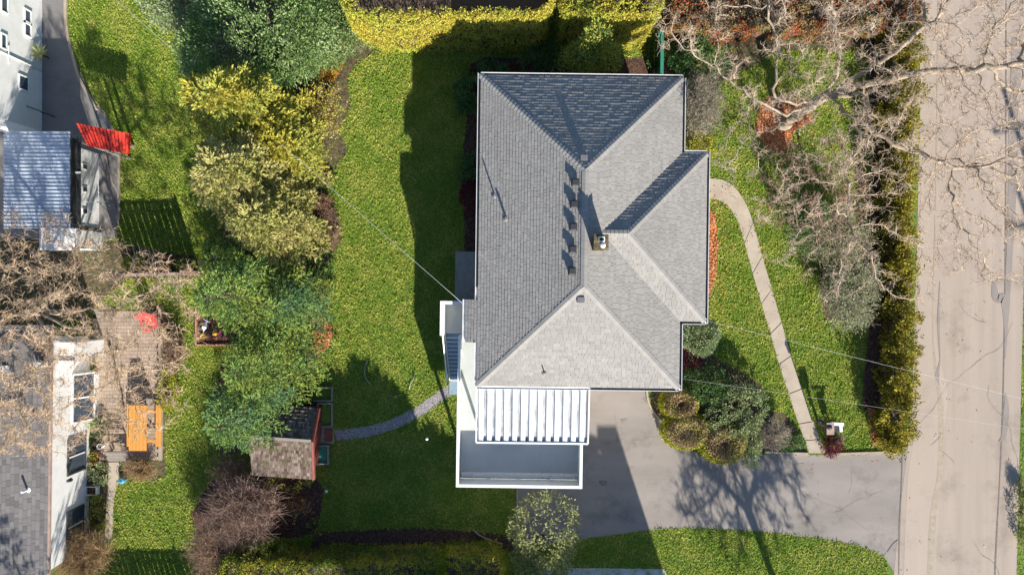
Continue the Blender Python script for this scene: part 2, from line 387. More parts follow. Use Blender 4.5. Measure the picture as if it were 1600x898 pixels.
DRIVE = [(806, 590), (1013, 590), (1012, 615), (1018, 640), (1040, 668), (1095, 712), (1130, 716), (1195, 709), (1300, 711), (1396, 707), (1410, 698), (1424, 640),
         (1424, 700), (1412, 780), (1404, 860), (1400, 905), (1396, 892), (1380, 868), (1345, 852), (1290, 842), (1200, 831), (1130, 826), (1060, 824), (1015, 827), (960, 835), (905, 842), (860, 850), (806, 850)]
DRIVE = [p for p in DRIVE if p != (1424, 640)]
sheet('driveway', GP(DRIVE), 0.008, M['drive'], wob=0.025, seed=3)
band('driveway_edge', [(1410, 700), (1408, 760), (1405, 830), (1404, 898)], [2.2, 1.6, 2.4, 1.4], 0.021, M['crack'])
band('driveway_crack', [(1404, 842), (1396, 848), (1390, 856), (1386, 862)], [1.2, 1, 1.6, 1], 0.020, M['crack'])
band('driveway_stain', [(936, 752), (942, 754), (948, 752)], [4, 9, 4], 0.012, M['crack'])
band('driveway_stain', [(992, 688), (1004, 692), (1016, 686), (1030, 682)], [2, 9, 6, 2], 0.012, M['roadstain'])
def crack(px, py, ang, L, w_, z, seed, name='road_crack'):
    r = random.Random(seed); pts = [(px, py)]
    while L > 0:
        s = r.uniform(3, 8); ang += r.gauss(0, .2); px += math.cos(ang)*s; py += math.sin(ang)*s; pts.append((px, py)); L -= s
    mb = MB(); P = GP(pts); L_, R_ = offset_line(P, [w_*r.uniform(.4, 1.3)*(1 if 0 < i < len(P)-1 else .2) for i in range(len(P))])
    for i in range(len(P)-1): mb.poly([(*R_[i], z), (*R_[i+1], z), (*L_[i+1], z), (*L_[i], z)])
    tag(mb.build(name, M['crack']), kind='structure')
for i, (px, py, an, L) in enumerate(((1477, 120, 1.6, 220), (1532, 330, 1.5, 190), (1545, 600, 1.65, 170), (1468, 702, .9, 30), (1474, 676, 2.2, 26), (1520, 840, 1.4, 80), (1498, 470, 1.2, 60), (1582, 500, 1.6, 260))): crack(px, py, an, L, .013, .026, i)
for i, (px, py, an, L) in enumerate(((1220, 752, .1, 160), (1050, 780, .3, 120), (960, 640, 1.2, 60), (1300, 800, -.3, 90), (1330, 730, 1.3, 40))): crack(px, py, an, L, .010, .0125, 50+i, 'driveway_crack')
for i, (px, py, w1) in enumerate(((950, 690, 9), (985, 730, 6), (1012, 622, 8), (1060, 790, 5), (1250, 725, 7), (975, 655, 5))): band('driveway_stain', [(px-w1, py), (px-2, py+2), (px+w1, py-1)], [2, w1*1.1, 1.5], 0.0135+.0005*i, M['drivestain'])
# concrete edging along the drive
kb = MB(); kb.strip(GP([(1194, 706), (1262, 708)]), 0.11, 0.0, 0.09); kb.strip(GP([(1290, 709), (1380, 706), (1400, 703)]), 0.11, 0.0, 0.09)
kb.strip(smoothline(GP([(1010, 608), (1013, 628), (1022, 645), (1036, 660), (1050, 672)]), 4), 0.09, 0.0, 0.08)
tag(kb.build('kerb', M['kerb']), kind='structure')
# front path of poured slabs
OUT = smoothline(GP([(1106, 279), (1128, 281), (1148, 293), (1164, 317), (1176, 347), (1196, 418), (1222, 508), (1240, 570), (1263, 638), (1290, 708)]), 8)
INN = smoothline(GP([(1106, 311), (1122, 312), (1136, 321), (1148, 338), (1158, 362), (1176, 428), (1200, 510), (1216, 565), (1240, 640), (1264, 708)]), 8)
def resample(line, n):
    L = np.array(line); d = np.r_[0, np.cumsum(np.linalg.norm(np.diff(L, axis=0), axis=1))]; t = np.linspace(0, d[-1], n)
    return [(np.interp(x, d, L[:, 0]), np.interp(x, d, L[:, 1])) for x in t]
OUT = resample(OUT, 82); INN = resample(INN, 82)
pm = MB(); joints = [0, 18, 27, 36, 45, 54, 63, 72, 77, 81]
for a, b in zip(joints[:-1], joints[1:]):
    o_ = OUT[a:b+1]; i_ = INN[a:b+1]
    def pull(p, q, m): d = math.dist(p, q); return (p[0]+(q[0]-p[0])*m/d, p[1]+(q[1]-p[1])*m/d)
    o2 = o_[:]; i2 = i_[:]
    o2[0] = pull(o_[0], o_[1], 0.02); i2[0] = pull(i_[0], i_[1], 0.02); o2[-1] = pull(o_[-1], o_[-2], 0.02); i2[-1] = pull(i_[-1], i_[-2], 0.02)
    for k in range(len(o2)-1): pm.prism([o2[k], o2[k+1], i2[k+1], i2[k]], -0.02, 0.035 + 0.004*math.sin(a))
sheet('path_bed', OUT + INN[::-1], 0.012, M['soil'])
tag(pm.build('front_path', M['concrete']), kind='structure')
# gravel path to the stairs
gp = smoothline(GP([(722, 604), (700, 611), (676, 628), (645, 648), (600, 667), (560, 676), (524, 680)]), 6)
L_, R_ = offset_line(gp, 0.5); sheet('gravel_path', L_ + R_[::-1], 0.016, M['gravel'], wob=0.025, seed=5)
# planting beds
BEDS = [
 ('soil', [(1352, 60), (1362, 200), (1362, 330), (1362, 420), (1360, 480), (1352, 560), (1346, 620), (1356, 660), (1366, 700), (1404, 702), (1414, 640), (1420, 400), (1432, 60)]),
 ('soil', [(735, 100), (760, 90), (1060, 90), (1060, 140), (760, 140), (760, 480), (742, 480), (738, 420), (726, 410), (722, 280), (726, 200)]),
 ('litter', [(1096, 300), (1106, 312), (1117, 345), (1120, 380), (1118, 430), (1110, 455), (1102, 470), (1080, 470), (1080, 300)]),
 ('litter', [(1190, 160), (1215, 150), (1262, 160), (1270, 190), (1240, 205), (1228, 232), (1200, 236), (1180, 200)]),
 ('soil', [(492, 832), (560, 828), (640, 824), (700, 826), (760, 832), (810, 838), (816, 860), (760, 858), (480, 862)]),
 ('mulch2', [(240, 0), (540, 0), (545, 50), (590, 82), (560, 96), (545, 120), (548, 170), (530, 200), (545, 235), (520, 270), (500, 290), (528, 330), (535, 375), (520, 400), (505, 440), (520, 470), (510, 500), (518, 540), (492, 560), (486, 590), (430, 640), (400, 700), (345, 715), (332, 640), (345, 560), (375, 545), (335, 420), (360, 300), (340, 120), (310, 60)]),
 ('litter', [(488, 494), (516, 498), (520, 520), (512, 545), (494, 550), (486, 520)]),
 ('mulch2', [(1058, 480), (1062, 610), (1016, 612), (1020, 640), (1045, 668), (1095, 708), (1192, 706), (1240, 708), (1262, 708), (1240, 660), (1225, 645), (1190, 640), (1190, 600), (1120, 560), (1104, 520), (1100, 480)]),
 ('mulch2', [(1055, 118), (1100, 100), (1185, 60), (1190, 100), (1120, 130), (1112, 200), (1112, 240), (1060, 240)]),
 ('soil', [(400, 742), (490, 742), (506, 760), (502, 800), (490, 835), (360, 850), (310, 870), (300, 800), (330, 750)]),
 ('mulch2', [(1034, 0), (1200, 0), (1420, 0), (1420, 60), (1330, 80), (1200, 80), (1034, 66)]),
 ('mulch2', [(146, 690), (188, 716), (190, 740), (172, 745), (168, 840), (140, 900), (110, 900), (136, 800)]),
 ('mulch2', [(130, 372), (190, 380), (300, 400), (320, 410), (316, 436), (200, 436), (120, 500), (0, 520), (0, 372)]),
 ('mulch2', [(250, 470), (282, 520), (285, 560), (262, 600), (258, 700), (262, 740), (240, 752), (190, 742), (190, 716), (246, 718)]),
 ('litter', [(1355, 636), (1364, 640), (1380, 668), (1378, 690), (1366, 690), (1358, 660)]),
 ('soil', [(1285, 376), (1372, 380), (1372, 505), (1290, 500), (1278, 440)]),
]
for i, (m, pts) in enumerate(BEDS):
    sheet('planting_bed', GP(pts), 0.004 + 0.0006*i + (0.012 if m == 'litter' else 0), M[m], wob=0.06, seed=20+i)
# loose litter on the beds
def in_poly(x, y, poly):
    P = np.array(poly); inside = np.zeros(len(x), bool); j = len(P)-1
    for i in range(len(P)):
        c = ((P[i, 1] > y) != (P[j, 1] > y)) & (x < (P[j, 0]-P[i, 0])*(y-P[i, 1])/(P[j, 1]-P[i, 1]+1e-12)+P[i, 0]); inside ^= c; j = i
    return inside
def scatter(poly, density):
    P = np.array(poly); lo = P.min(0); hi = P.max(0); n = int(density*np.prod(hi-lo))
    x = rng.uniform(lo[0], hi[0], n); y = rng.uniform(lo[1], hi[1], n); k = in_poly(x, y, poly); return x[k], y[k]
V = []
for m, pts in BEDS:
    if m == 'litter':
        x, y = scatter(ragged(GP(pts), 0.12, 0.3, 9), 420); n = len(x)
        V.append(leaves(np.c_[x, y, rng.uniform(0.02, 0.06, n)], np.c_[rng.normal(size=(n, 2)), rng.normal(size=n)*0.35], unit(rdir(n)*0.5+[0, 0, 1]), 0.09, 0.06))
for m, pts in BEDS:
    if m == 'litter':
        x, y = scatter(ragged(GP(pts), 0.12, 0.3, 9), 90); x = x + rng.normal(size=len(x))*.45; y = y + rng.normal(size=len(x))*.45; n = len(x)
        V.append(leaves(np.c_[x, y, rng.uniform(0.04, 0.07, n)], np.c_[rng.normal(size=(n, 2)), rng.normal(size=n)*0.3], unit(rdir(n)*0.5+[0, 0, 1]), 0.09, 0.06))
M['litterleaf'] = mat_leaf('fallen_leaves_orange', [(0.35, 0.2, 0.11), (0.2, 0.1, 0.06), (0.7, 0.26, 0.08), (0.45, 0.14, 0.05), (0.75, 0.38, 0.2), (0.6, 0.2, 0.08)], 0.8, 0.1)
n = 1000; lx = np.r_[rng.normal(14, 5, n//2), rng.uniform(-20, 24, n//2)]; ly = np.r_[rng.normal(6, 5, n//2), rng.uniform(-13.4, 13.4, n//2)]
ok = ~((lx > -3.2) & (lx < 8) & (ly > -8.6) & (ly < 8.6)); lx, ly = lx[ok], ly[ok]; n = len(lx)
V.append(leaves(np.c_[lx, ly, rng.uniform(.04, .06, n)], np.c_[rng.normal(size=(n, 2)), rng.normal(size=n)*.2], unit(rdir(n)*.35+[0, 0, 1]), .08, .05))
tag(mesh_quads('fallen_leaves', np.concatenate(V), M['litterleaf']), 'orange brown fallen leaves lying on the planting beds', 'fallen leaves', None, 'stuff')

# paver patio on the left
PATIO = [(146, 484), (250, 484), (252, 600), (250, 716), (146, 718), (150, 600)]
sheet('patio_bed', GP(PATIO), 0.014, M['soil'])
pv = MB(); PP = GP(PATIO); xs = [p[0] for p in PP]; ys = [p[1] for p in PP]
r_ = 0; y = min(ys)
while y < max(ys)-0.1:
    x = min(xs) + (0.13 if r_ % 2 else 0)
    while x < max(xs)-0.2:
        if in_poly(np.array([x+0.12]), np.array([y+0.08]), PP)[0]:
            pv.box(x+0.006, x+0.254, y+0.006, y+0.164, 0.0, 0.03+random.uniform(0, 0.006))
        x += 0.26
    y += 0.17; r_ += 1
tag(pv.build('patio', M['paver']), kind='structure')
pb = MB(); pb.strip(GP([(251, 482), (253, 600), (252, 718)]), 0.16, 0, 0.12); tag(pb.build('patio_kerb', M['kerb']), kind='structure')
gp = smoothline(GP([(178, 722), (178, 745), (173, 780), (171, 815), (170, 845)]), 4)
L_, R_ = offset_line(gp, [0.5]*6+[0.36]*50); sheet('garden_path', (L_ + R_[::-1]), 0.02, M['concrete'], wob=0.02)
# grey yard upper left with edging
YARD = [(-200, -30), (104, -30), (105, 40), (118, 95), (140, 145), (165, 178), (186, 215), (187, 345), (180, 372), (100, 392), (-200, 392)]
sheet('yard_paving', GP(YARD), 0.01, M['patio'])
ed = MB(); ed.strip(smoothline(GP([(104, -20), (104, 30), (109, 65), (117, 95), (125, 122), (140, 150), (152, 172)]), 4), 0.13, 0, 0.1)
ed.strip(GP([(187, 225), (187, 345)]), 0.1, 0, 0.1); ed.strip(GP([(165, 240), (170, 262), (178, 290)]), 0.07, 0, 0.05)
tag(ed.build('yard_kerb', M['kerb']), kind='structure')
# neighbour's patio slab at the bottom edge, edged in concrete
sheet('neighbour_patio', GP([(850, 886), (1038, 888), (1060, 960), (850, 960)]), 0.03, M['deck'], thick=0.05)
# the far verge beyond the road
# ------------------------------------------------------------------ grass blades on the lawns
LAWN_NO = [GP(DRIVE), OUT + INN[::-1], GP(PATIO), GP(YARD), L_ + R_[::-1]] + [GP(p) for m, p in BEDS]
def grass_patch(xlo, xhi, ylo, yhi, dens):
    n = int((xhi-xlo)*(yhi-ylo)*dens); x = rng.uniform(xlo, xhi, n); y = rng.uniform(ylo, yhi, n)
    ok = np.ones(n, bool)
    jx = x + rng.normal(size=n)*.045; jy = y + rng.normal(size=n)*.045
    for p in LAWN_NO: ok &= ~in_poly(jx, jy, p)
    ok &= ~in_poly(x, y, GP(ROAD_L + ROAD_R[::-1])); ok &= ~((x > -2.0) & (x < 6.6) & (y > -3.5) & (y < 8))
    g = smoothline(GP([(722, 604), (700, 611), (676, 628), (645, 648), (600, 667), (560, 676), (524, 680)]), 6); a, b = offset_line(g, 0.44)
    ok &= ~in_poly(x, y, a + b[::-1])
    return x[ok], y[ok]
x, y = grass_patch(-21, 17.6, -13.6, 13.6, 820); n = len(x)
x2, y2 = grass_patch(23.6, 24.6, -13.6, 13.6, 200); x = np.r_[x, x2]; y = np.r_[y, y2]; n = len(x)
kx = rng.normal(size=(14, 2))*26; kp = rng.uniform(0, 6.28, 14)
tuft = np.zeros(n)
for (u_, v_), p_ in zip(kx, kp): tuft += np.cos(x*u_ + y*v_ + p_)
tuft = np.clip(.5 + tuft/math.sqrt(14)*.55, .12, 1.6)
hgt = (0.02 + 0.055*tuft)*rng.uniform(.7, 1.3, n)
D = np.c_[rng.normal(size=(n, 2))*0.9 + np.array([0.2, 0.45]), np.full(n, 0.55)]
V = leaves(np.c_[x, y, np.zeros(n)], D, unit(np.c_[rng.normal(size=(n, 2))*0.5, np.ones(n)]), hgt*1.7, 0.034)
M['grass'] = mat_leaf('grass_blades', [(0.10, 0.20, 0.022), (0.18, 0.30, 0.03), (0.265, 0.36, 0.04), (0.40, 0.44, 0.09), (0.13, 0.24, 0.026)], 0.7, 0.3,
                      patch=[(0.21, 0.285, 0.035), (0.34, 0.39, 0.05), (0.54, 0.53, 0.15), (0.25, 0.325, 0.035)], patch_scale=0.9)
tag(mesh_quads('grass', V, M['grass']), 'short yellow green lawn grass around the grey roofed house', 'grass', None, 'stuff')

# ------------------------------------------------------------------ shingled roofs
def clip(poly, a, b, c):
    """keep a*u+b*v<=c"""
    out = []
    for i in range(len(poly)):
        p = poly[i]; q = poly[(i+1) % len(poly)]; dp = a*p[0]+b*p[1]-c; dq = a*q[0]+b*q[1]-c
        if dp <= 0: out.append(p)
        if dp*dq < 0: t = dp/(dp-dq); out.append((p[0]+(q[0]-p[0])*t, p[1]+(q[1]-p[1])*t))
    return out
def shingle_face(mb, pts, eave_dir, row=0.13, tab=0.22, thick=0.012, seed=0, jit=0.006, under=0.05):
    """pts: planar convex polygon (3D); courses run along eave_dir; every tab is a small raised piece"""
    r = random.Random(seed); P = [Vector(p) for p in pts]; u = Vector(eave_dir).normalized()
    nrm = Vector((0, 0, 0))
    for i in range(len(P)):
        nrm += (P[i]-P[0]).cross(P[(i+1) % len(P)]-P[0])
    nrm.normalize()
    if nrm.z < 0: nrm = -nrm
    v = nrm.cross(u).normalized()
    if v.z < 0: v = -v
    o = P[0]; uv = [((p-o).dot(u), (p-o).dot(v)) for p in P]
    mb._add([p - nrm*0.002 for p in P] , [tuple(range(len(P)))])
    u0 = min(a for a, b in uv); u1 = max(a for a, b in uv); v0 = min(b for a, b in uv); v1 = max(b for a, b in uv)
    k = 0; vv = v0
    while vv < v1 - 1e-4:
        a = clip(clip(uv, 0, 1, vv+row), 0, -1, -vv)
        if len(a) > 2:
            uu = u0 - r.uniform(0, tab) - (tab/2 if k % 2 else 0)
            while uu < u1:
                wv = tab*r.choice((0.55, 0.8, 1.0, 1.0, 1.3)) if jit else tab
                c = clip(clip(a, 1, 0, uu+wv-0.011), -1, 0, -uu-0.0)
                if len(c) > 2:
                    extra = r.uniform(0, jit) + (jit if r.random() < 0.45 else 0)
                    top = []; bot = []
                    for (pu, pv_) in c:
                        f = (pv_-vv)/row; h = 0.002 + (thick+extra)*(1-f)
                        q = o + u*pu + v*pv_; top.append(q + nrm*h); bot.append(q - nrm*0.001)
                    nn = len(c); area = sum(c[i][0]*c[(i+1)%nn][1]-c[(i+1)%nn][0]*c[i][1] for i in range(nn))
                    if abs(area) > 1e-5:
                        fs = [tuple(range(nn))] + [(i, nn+i, nn+(i+1)%nn, (i+1)%nn) for i in range(nn)]
                        mb._add(top + bot, fs)
                uu += wv
        vv += row; k += 1
def cap_line(mb, a, b, wd=0.26, step=0.16, drop=0.10):
    """folded cap shingles along a hip or ridge from a (low) to b"""
    a = Vector(a); b = Vector(b); d = (b-a); L = d.length; d.normalize(); s = d.cross(Vector((0, 0, 1))).normalized(); up = s.cross(d).normalized()
    n = int(L/step)
    for i in range(n+1):
        p = a + d*(i*step); q = a + d*min(L, i*step+step*1.25); h0 = 0.034; h1 = 0.016
        vs = [p+up*h0, p+s*wd/2+up*(h0-drop*wd/2*3), p-s*wd/2+up*(h0-drop*wd/2*3), q+up*h1, q+s*wd/2+up*(h1-drop*wd/2*3), q-s*wd/2+up*(h1-drop*wd/2*3)]
        vs += [p, p+s*wd/2-up*0.03, p-s*wd/2-up*0.03]
        mb._add(vs, [(0, 3, 4, 1), (0, 2, 5, 3), (0, 1, 7, 6), (0, 6, 8, 2)])
def fix_normals(o):
    import bmesh
    bm = bmesh.new(); bm.from_mesh(o.data); bmesh.ops.recalc_face_normals(bm, faces=bm.faces[:]); bm.to_mesh(o.data); bm.free()

# ------------------------------------------------------------------ main house
RT = math.radians(-0.75)
house = Root('hip_roof_house', 'grey shingled hip roof house with a white railed deck, in the middle of the lawns', 'house', 2.66, 2.2, 0, RT)
EZ = 5.0; SL = 0.45
XL, XR, YB, YT = -1.335, 6.65, -3.9, 8.365; XC = (XL+XR)/2; HW = (XR-XL)/2; RZ = EZ + SL*HW
WX = 7.645; WY0, WY1 = -1.245, 5.385; WYC = (WY0+WY1)/2; WH = (WY1-WY0)/2; WRZ = EZ + SL*WH; WXR = WX-WH; WXI = XR-WH
r0 = (XC, YT-HW, RZ); r1 = (XC, YB+HW, RZ); wr0 = (WXR, WYC, WRZ); wr1 = (WXI, WYC, WRZ)
rm = MB()
zx = EZ - SL*0.5
shingle_face(rm, [(XL, YB, EZ), (XL, YT, EZ), r0, r1], (0, 1, 0), seed=1)
shingle_face(rm, [(XL-0.5, -2.2, zx), (XL-0.5, -0.505, zx), (XL, -0.505, EZ), (XL, -2.2, EZ)], (0, 1, 0), seed=11)
shingle_face(rm, [(XL, YT, EZ), (XR, YT, EZ), r0], (1, 0, 0), seed=2)
shingle_face(rm, [(XL, YB, EZ), (XR, YB, EZ), r1], (1, 0, 0), seed=3)
shingle_face(rm, [(XR, YT, EZ), r0, (XC, WYC, RZ), wr1, (XR, WY1, EZ)], (0, 1, 0), seed=4)
shingle_face(rm, [(XR, YB, EZ), r1, (XC, WYC, RZ), wr1, (XR, WY0, EZ)], (0, 1, 0), seed=5)
shingle_face(rm, [(WX, WY1, EZ), (XR, WY1, EZ), wr1, wr0], (1, 0, 0), seed=6)
shingle_face(rm, [(WX, WY0, EZ), (XR, WY0, EZ), wr1, wr0], (1, 0, 0), seed=7)
shingle_face(rm, [(WX, WY1, EZ), (WX, WY0, EZ), wr0], (0, 1, 0), seed=8)
roof = rm.build('roof', M['shingle'], house)
cm = MB()
for a, b in (((XL, YT, EZ), r0), ((XR, YT, EZ), r0), ((XL, YB, EZ), r1), ((XR, YB, EZ), r1), (r1, r0), ((WX, WY1, EZ), wr0), ((WX, WY0, EZ), wr0), (wr1, wr0)): 
    cm = MB(); cap_line(cm, a, b); cm.build('ridge_cap', M['cap'], house, roof)
# soffit / fascia / gutter
OUTL = [(XL, YT), (XR, YT), (XR, WY1), (WX, WY1), (WX, WY0), (XR, WY0), (XR, YB), (XL, YB)]
sf = MB(); sf.box(XL+0.03, XR-0.03, YB+0.03, YT-0.03, EZ-0.2, EZ-0.02); sf.box(XR-0.04, WX-0.03, WY0+0.03, WY1-0.03, EZ-0.201, EZ-0.021)
sf.box(XL-0.47, XL+0.05, -2.17, -0.535, zx-0.16, zx-0.03)
sf.build('soffit', M['white'], house)
def gutter(mb, a, b, out, z):
    a = Vector((*a, z)); b = Vector((*b, z)); d = (b-a); L = d.length; d.normalize(); o = Vector((*out, 0))
    mb.obox(a + o*0.004 - Vector((0, 0, .05)), d, L, 0.006, 0.10)           # back
    mb.obox(a + o*0.055 - Vector((0, 0, .098)), d, L, 0.10, 0.006)          # bottom
    mb.obox(a + o*0.115 - Vector((0, 0, .045)), d, L, 0.022, 0.10)          # lip
gm = MB()
gutter(gm, (XL, YT), (XR, YT), (0, 1), EZ); gutter(gm, (XR, YT), (XR, WY1+0.12), (1, 0), EZ); gutter(gm, (XR+0.12, WY1), (WX, WY1), (0, 1), EZ)
gutter(gm, (WX, WY1+0.1), (WX, WY0-0.1), (1, 0), EZ); gutter(gm, (XR+0.12, WY0), (WX, WY0), (0, -1), EZ); gutter(gm, (XR, WY0-0.12), (XR, YB-0.1), (1, 0), EZ)
gutter(gm, (XL, YB), (XR, YB), (0, -1), EZ); gutter(gm, (XL, YT+0.1), (XL, -0.5), (-1, 0), EZ); gutter(gm, (XL-0.5, -0.5), (XL-0.5, -2.2), (-1, 0), zx); gutter(gm, (XL, -2.2), (XL, YB), (-1, 0), EZ)
gm.build('gutter', M['gutter'], house)
gd = MB()   # dark strip along the gutter channels
for a, b, o in (((XL, YT), (XR, YT), (0, 1)), ((XR, YT), (XR, WY1), (1, 0)), ((WX, WY1), (WX, WY0), (1, 0)), ((XR, WY0), (WX, WY0), (0, -1)), ((XR, WY0), (XR, YB), (1, 0)), ((3.2, YB), (XR, YB), (0, -1)), ((XL, YT), (XL, 0), (-1, 0))):
    a = Vector((*a, EZ)); b = Vector((*b, EZ)); d = b-a; gd.obox(a + Vector((*o, 0))*0.055 - Vector((0, 0, .085)), d, d.length, 0.09, 0.012)
gd.build('gutter_dark_strip', M['dark'], house)
wl = MB(); wl.box(XL+0.5, XR-0.5, YB+0.5, YT-0.5, 0, EZ-0.2); wl.box(XR-0.52, WX-0.5, WY0+0.5, WY1-0.5, 0, EZ-0.203)
wl.build('wall', M['cream'], house)
def window(root, parent, kind, x, y0, y1, z0, z1, face, fm='white', panes=2):
    """window in a wall whose outer face is at x (face 'x+','x-') or y ('y+','y-')"""
    s = 1 if face[1] == '+' else -1; ax = face[0]
    fr = MB(); t = 0.07
    def bx(mb, a0, a1, d0, d1, z0, z1):
        d0, d1 = x + s*d0, x + s*d1
        if ax == 'x': mb.box(d0, d1, a0, a1, z0, z1)
        else: mb.box(a0, a1, d0, d1, z0, z1)
    bx(fr, y0, y0+t, 0.002, 0.06, z0, z1); bx(fr, y1-t, y1, 0.002, 0.06, z0, z1); bx(fr, y0+t, y1-t, 0.002, 0.06, z0, z0+t); bx(fr, y0+t, y1-t, 0.002, 0.06, z1-t, z1)
    for i in range(1, panes):
        m = y0 + (y1-y0)*i/panes; bx(fr, m-t/2, m+t/2, 0.004, 0.055, z0+t, z1-t)
    w_ = fr.build(kind, M[fm], root); g = MB(); bx(g, y0+t, y1-t, 0.004, 0.02, z0+t, z1-t); g.build('pane', M['glass'], root, w_); return w_
for (y0, y1) in ((5.6, 7.2), (2.6, 4.4)): window(house, None, 'window', XL+0.5, y0, y1, 3.2, 4.4, 'x-')
window(house, None, 'window', XL+0.5, 5.8, 7.0, 0.8, 1.6, 'x-')
for (y0, y1) in ((0.0, 1.6), (2.6, 4.4)): window(house, None, 'window', WX-0.5, y0, y1, 3.1, 4.4, 'x+')
window(house, None, 'window', XR-0.5, -3.0, -1.8, 3.2, 4.4, 'x+'); window(house, None, 'window', XR-0.5, 6.0, 7.4, 3.2, 4.4, 'x+')
window(house, None, 'window', YT-0.5, 0.5, 1.7, 3.3, 4.3, 'y+'); window(house, None, 'window', YT-0.5, 4.0, 5.4, 3.2, 4.4, 'y+')
window(house, None, 'window', YB+0.5, 4.2, 5.6, 3.2, 4.4, 'y-')
window(house, None, 'patio_door', YB+0.5, 0.2, 2.2, 2.62, 4.6, 'y-')
dm = MB(); dm.box(XR-0.5+0.55, WX-0.5+0.05, 4.0, 4.9, 0.05, 2.1); dm.build('door', M['white'], house)
dm = MB(); dm.box(3.2, 5.8, YB+0.45, YB+0.498, 0.02, 2.1); [dm.box(3.25, 5.75, YB+0.43, YB+0.452, z, z+0.44) for z in (0.06, 0.56, 1.06, 1.56)]; dm.build('garage_door', M['white'], house)
# bulkhead lean-to beside the west wall
lt = MB(); lt.box(-2.36, XL+0.5, -0.55, 1.5, 0.0, 1.35); lo_ = lt.build('lean_to', M['cream'], house)
lr = MB(); shingle_face(lr, [(-2.55, -0.62, 1.38), (-2.55, 1.58, 1.38), (XL+0.49, 1.58, 1.72), (XL+0.49, -0.62, 1.72)], (0, 1, 0), seed=15); lr.build('lean_to_roof', M['shingle'], house, lo_)
# roof fittings: helper giving roof height
def zr(x, y):
    main = min(EZ+SL*(x-XL), EZ+SL*(XR-x), EZ+SL*(YT-y), EZ+SL*(y-YB))
    wing = min(EZ+SL*(WX-x), EZ+SL*(WY1-y), EZ+SL*(y-WY0)) if x > 3 else -9
    return max(main, wing)
def hl(px, py, z):
    """photo pixel at height z -> house frame"""
    a, b = G(px, py, z); c, s = math.cos(-RT), math.sin(-RT); return (a*c - b*s, a*s + b*c)
for (px, py) in ((899, 286), (897, 320), (896, 355), (895, 390), (894, 424)):       # five box vents
    x, y = hl(px, py, 6.75); z = zr(x, y); v = MB()
    v.box(x-0.11, x+0.09, y-0.10, y+0.12, z-0.06, z+0.16)
    v._add([(x-0.16, y-0.15, z+0.16), (x+0.14, y-0.15, z+0.16), (x+0.14, y+0.17, z+0.16), (x-0.16, y+0.17, z+0.16),
            (x-0.10, y-0.09, z+0.235), (x+0.08, y-0.09, z+0.235), (x+0.08, y+0.11, z+0.235), (x-0.10, y+0.11, z+0.235)],
           [(0,3,2,1),(4,5,6,7),(0,1,5,4),(1,2,6,5),(2,3,7,6),(3,0,4,7)])
    v.build('roof_vent', M['dark'], house, roof)
for (px, py) in ((912, 248), (907, 468)):
    x, y = hl(px, py, 6.5); z = zr(x, y); v = MB()
    s = 1 if py < 300 else -1
    v._add([(x-.14, y-.11, z-.05), (x+.14, y-.11, z-.05), (x+.14, y+.11, z-.05), (x-.14, y+.11, z-.05), (x-.13, y-.10*1, z+.12), (x+.13, y-.10, z+.12), (x+.13, y+.10, z+.12), (x-.13, y+.10, z+.12)],
           [(0,3,2,1),(4,5,6,7),(0,1,5,4),(1,2,6,5),(2,3,7,6),(3,0,4,7)])
    v.build('roof_vent', M['vent'], house, roof)
    h_ = MB(); h_.box(x-.12, x+.12, y+s*.103, y+s*.108, z, z+.1); h_.build('vent_louver', M['dark'], house, roof)
for (px, py, hh, rr) in ((773, 305, 0.55, 0.03), (851, 583, 0.30, 0.025), (791, 342, 0.42, 0.05)):
    x, y = hl(px, py, 5.6); z = zr(x, y); v = MB(); v.lathe(x, y, [(0.13, z-0.08), (0.12, z+0.012), (0.045, z+0.05), (rr, z+0.06), (rr, z+hh)], 12)
    v.build('vent_pipe', M['vent'], house, roof)
# chimney
cx, cy = hl(939, 379, 7.4); cw, cd = 0.40, 0.5
ch = MB(); ch.box(cx-cw/2-.02, cx+cw/2+.02, cy-cd/2, cy+cd/2, 6.0, 7.42); chim = ch.build('chimney', M['brick'], house, roof)
v = MB(); v.box(cx-cw/2-.06, cx+cw/2+.06, cy-cd/2-.04, cy+cd/2+.04, 7.42, 7.5); v.build('chimney_crown', M['brick'], house, roof)
v = MB(); v.box(cx-.11, cx-.08, cy+.02, cy+.2, 7.5, 7.62); v.box(cx+.08, cx+.11, cy+.02, cy+.2, 7.5, 7.62); v.box(cx-.08, cx+.08, cy+.02, cy+.05, 7.5, 7.62); v.box(cx-.08, cx+.08, cy+.17, cy+.2, 7.5, 7.62); v.build('flue', M['white'], house, roof)
v = MB(); v.lathe(cx+.03, cy-.12, [(0.06, 7.5), (0.06, 7.72), (0.10, 7.73), (0.09, 7.78), (0.02, 7.82)], 14); v.build('flue_cap', M['white'], house, roof)

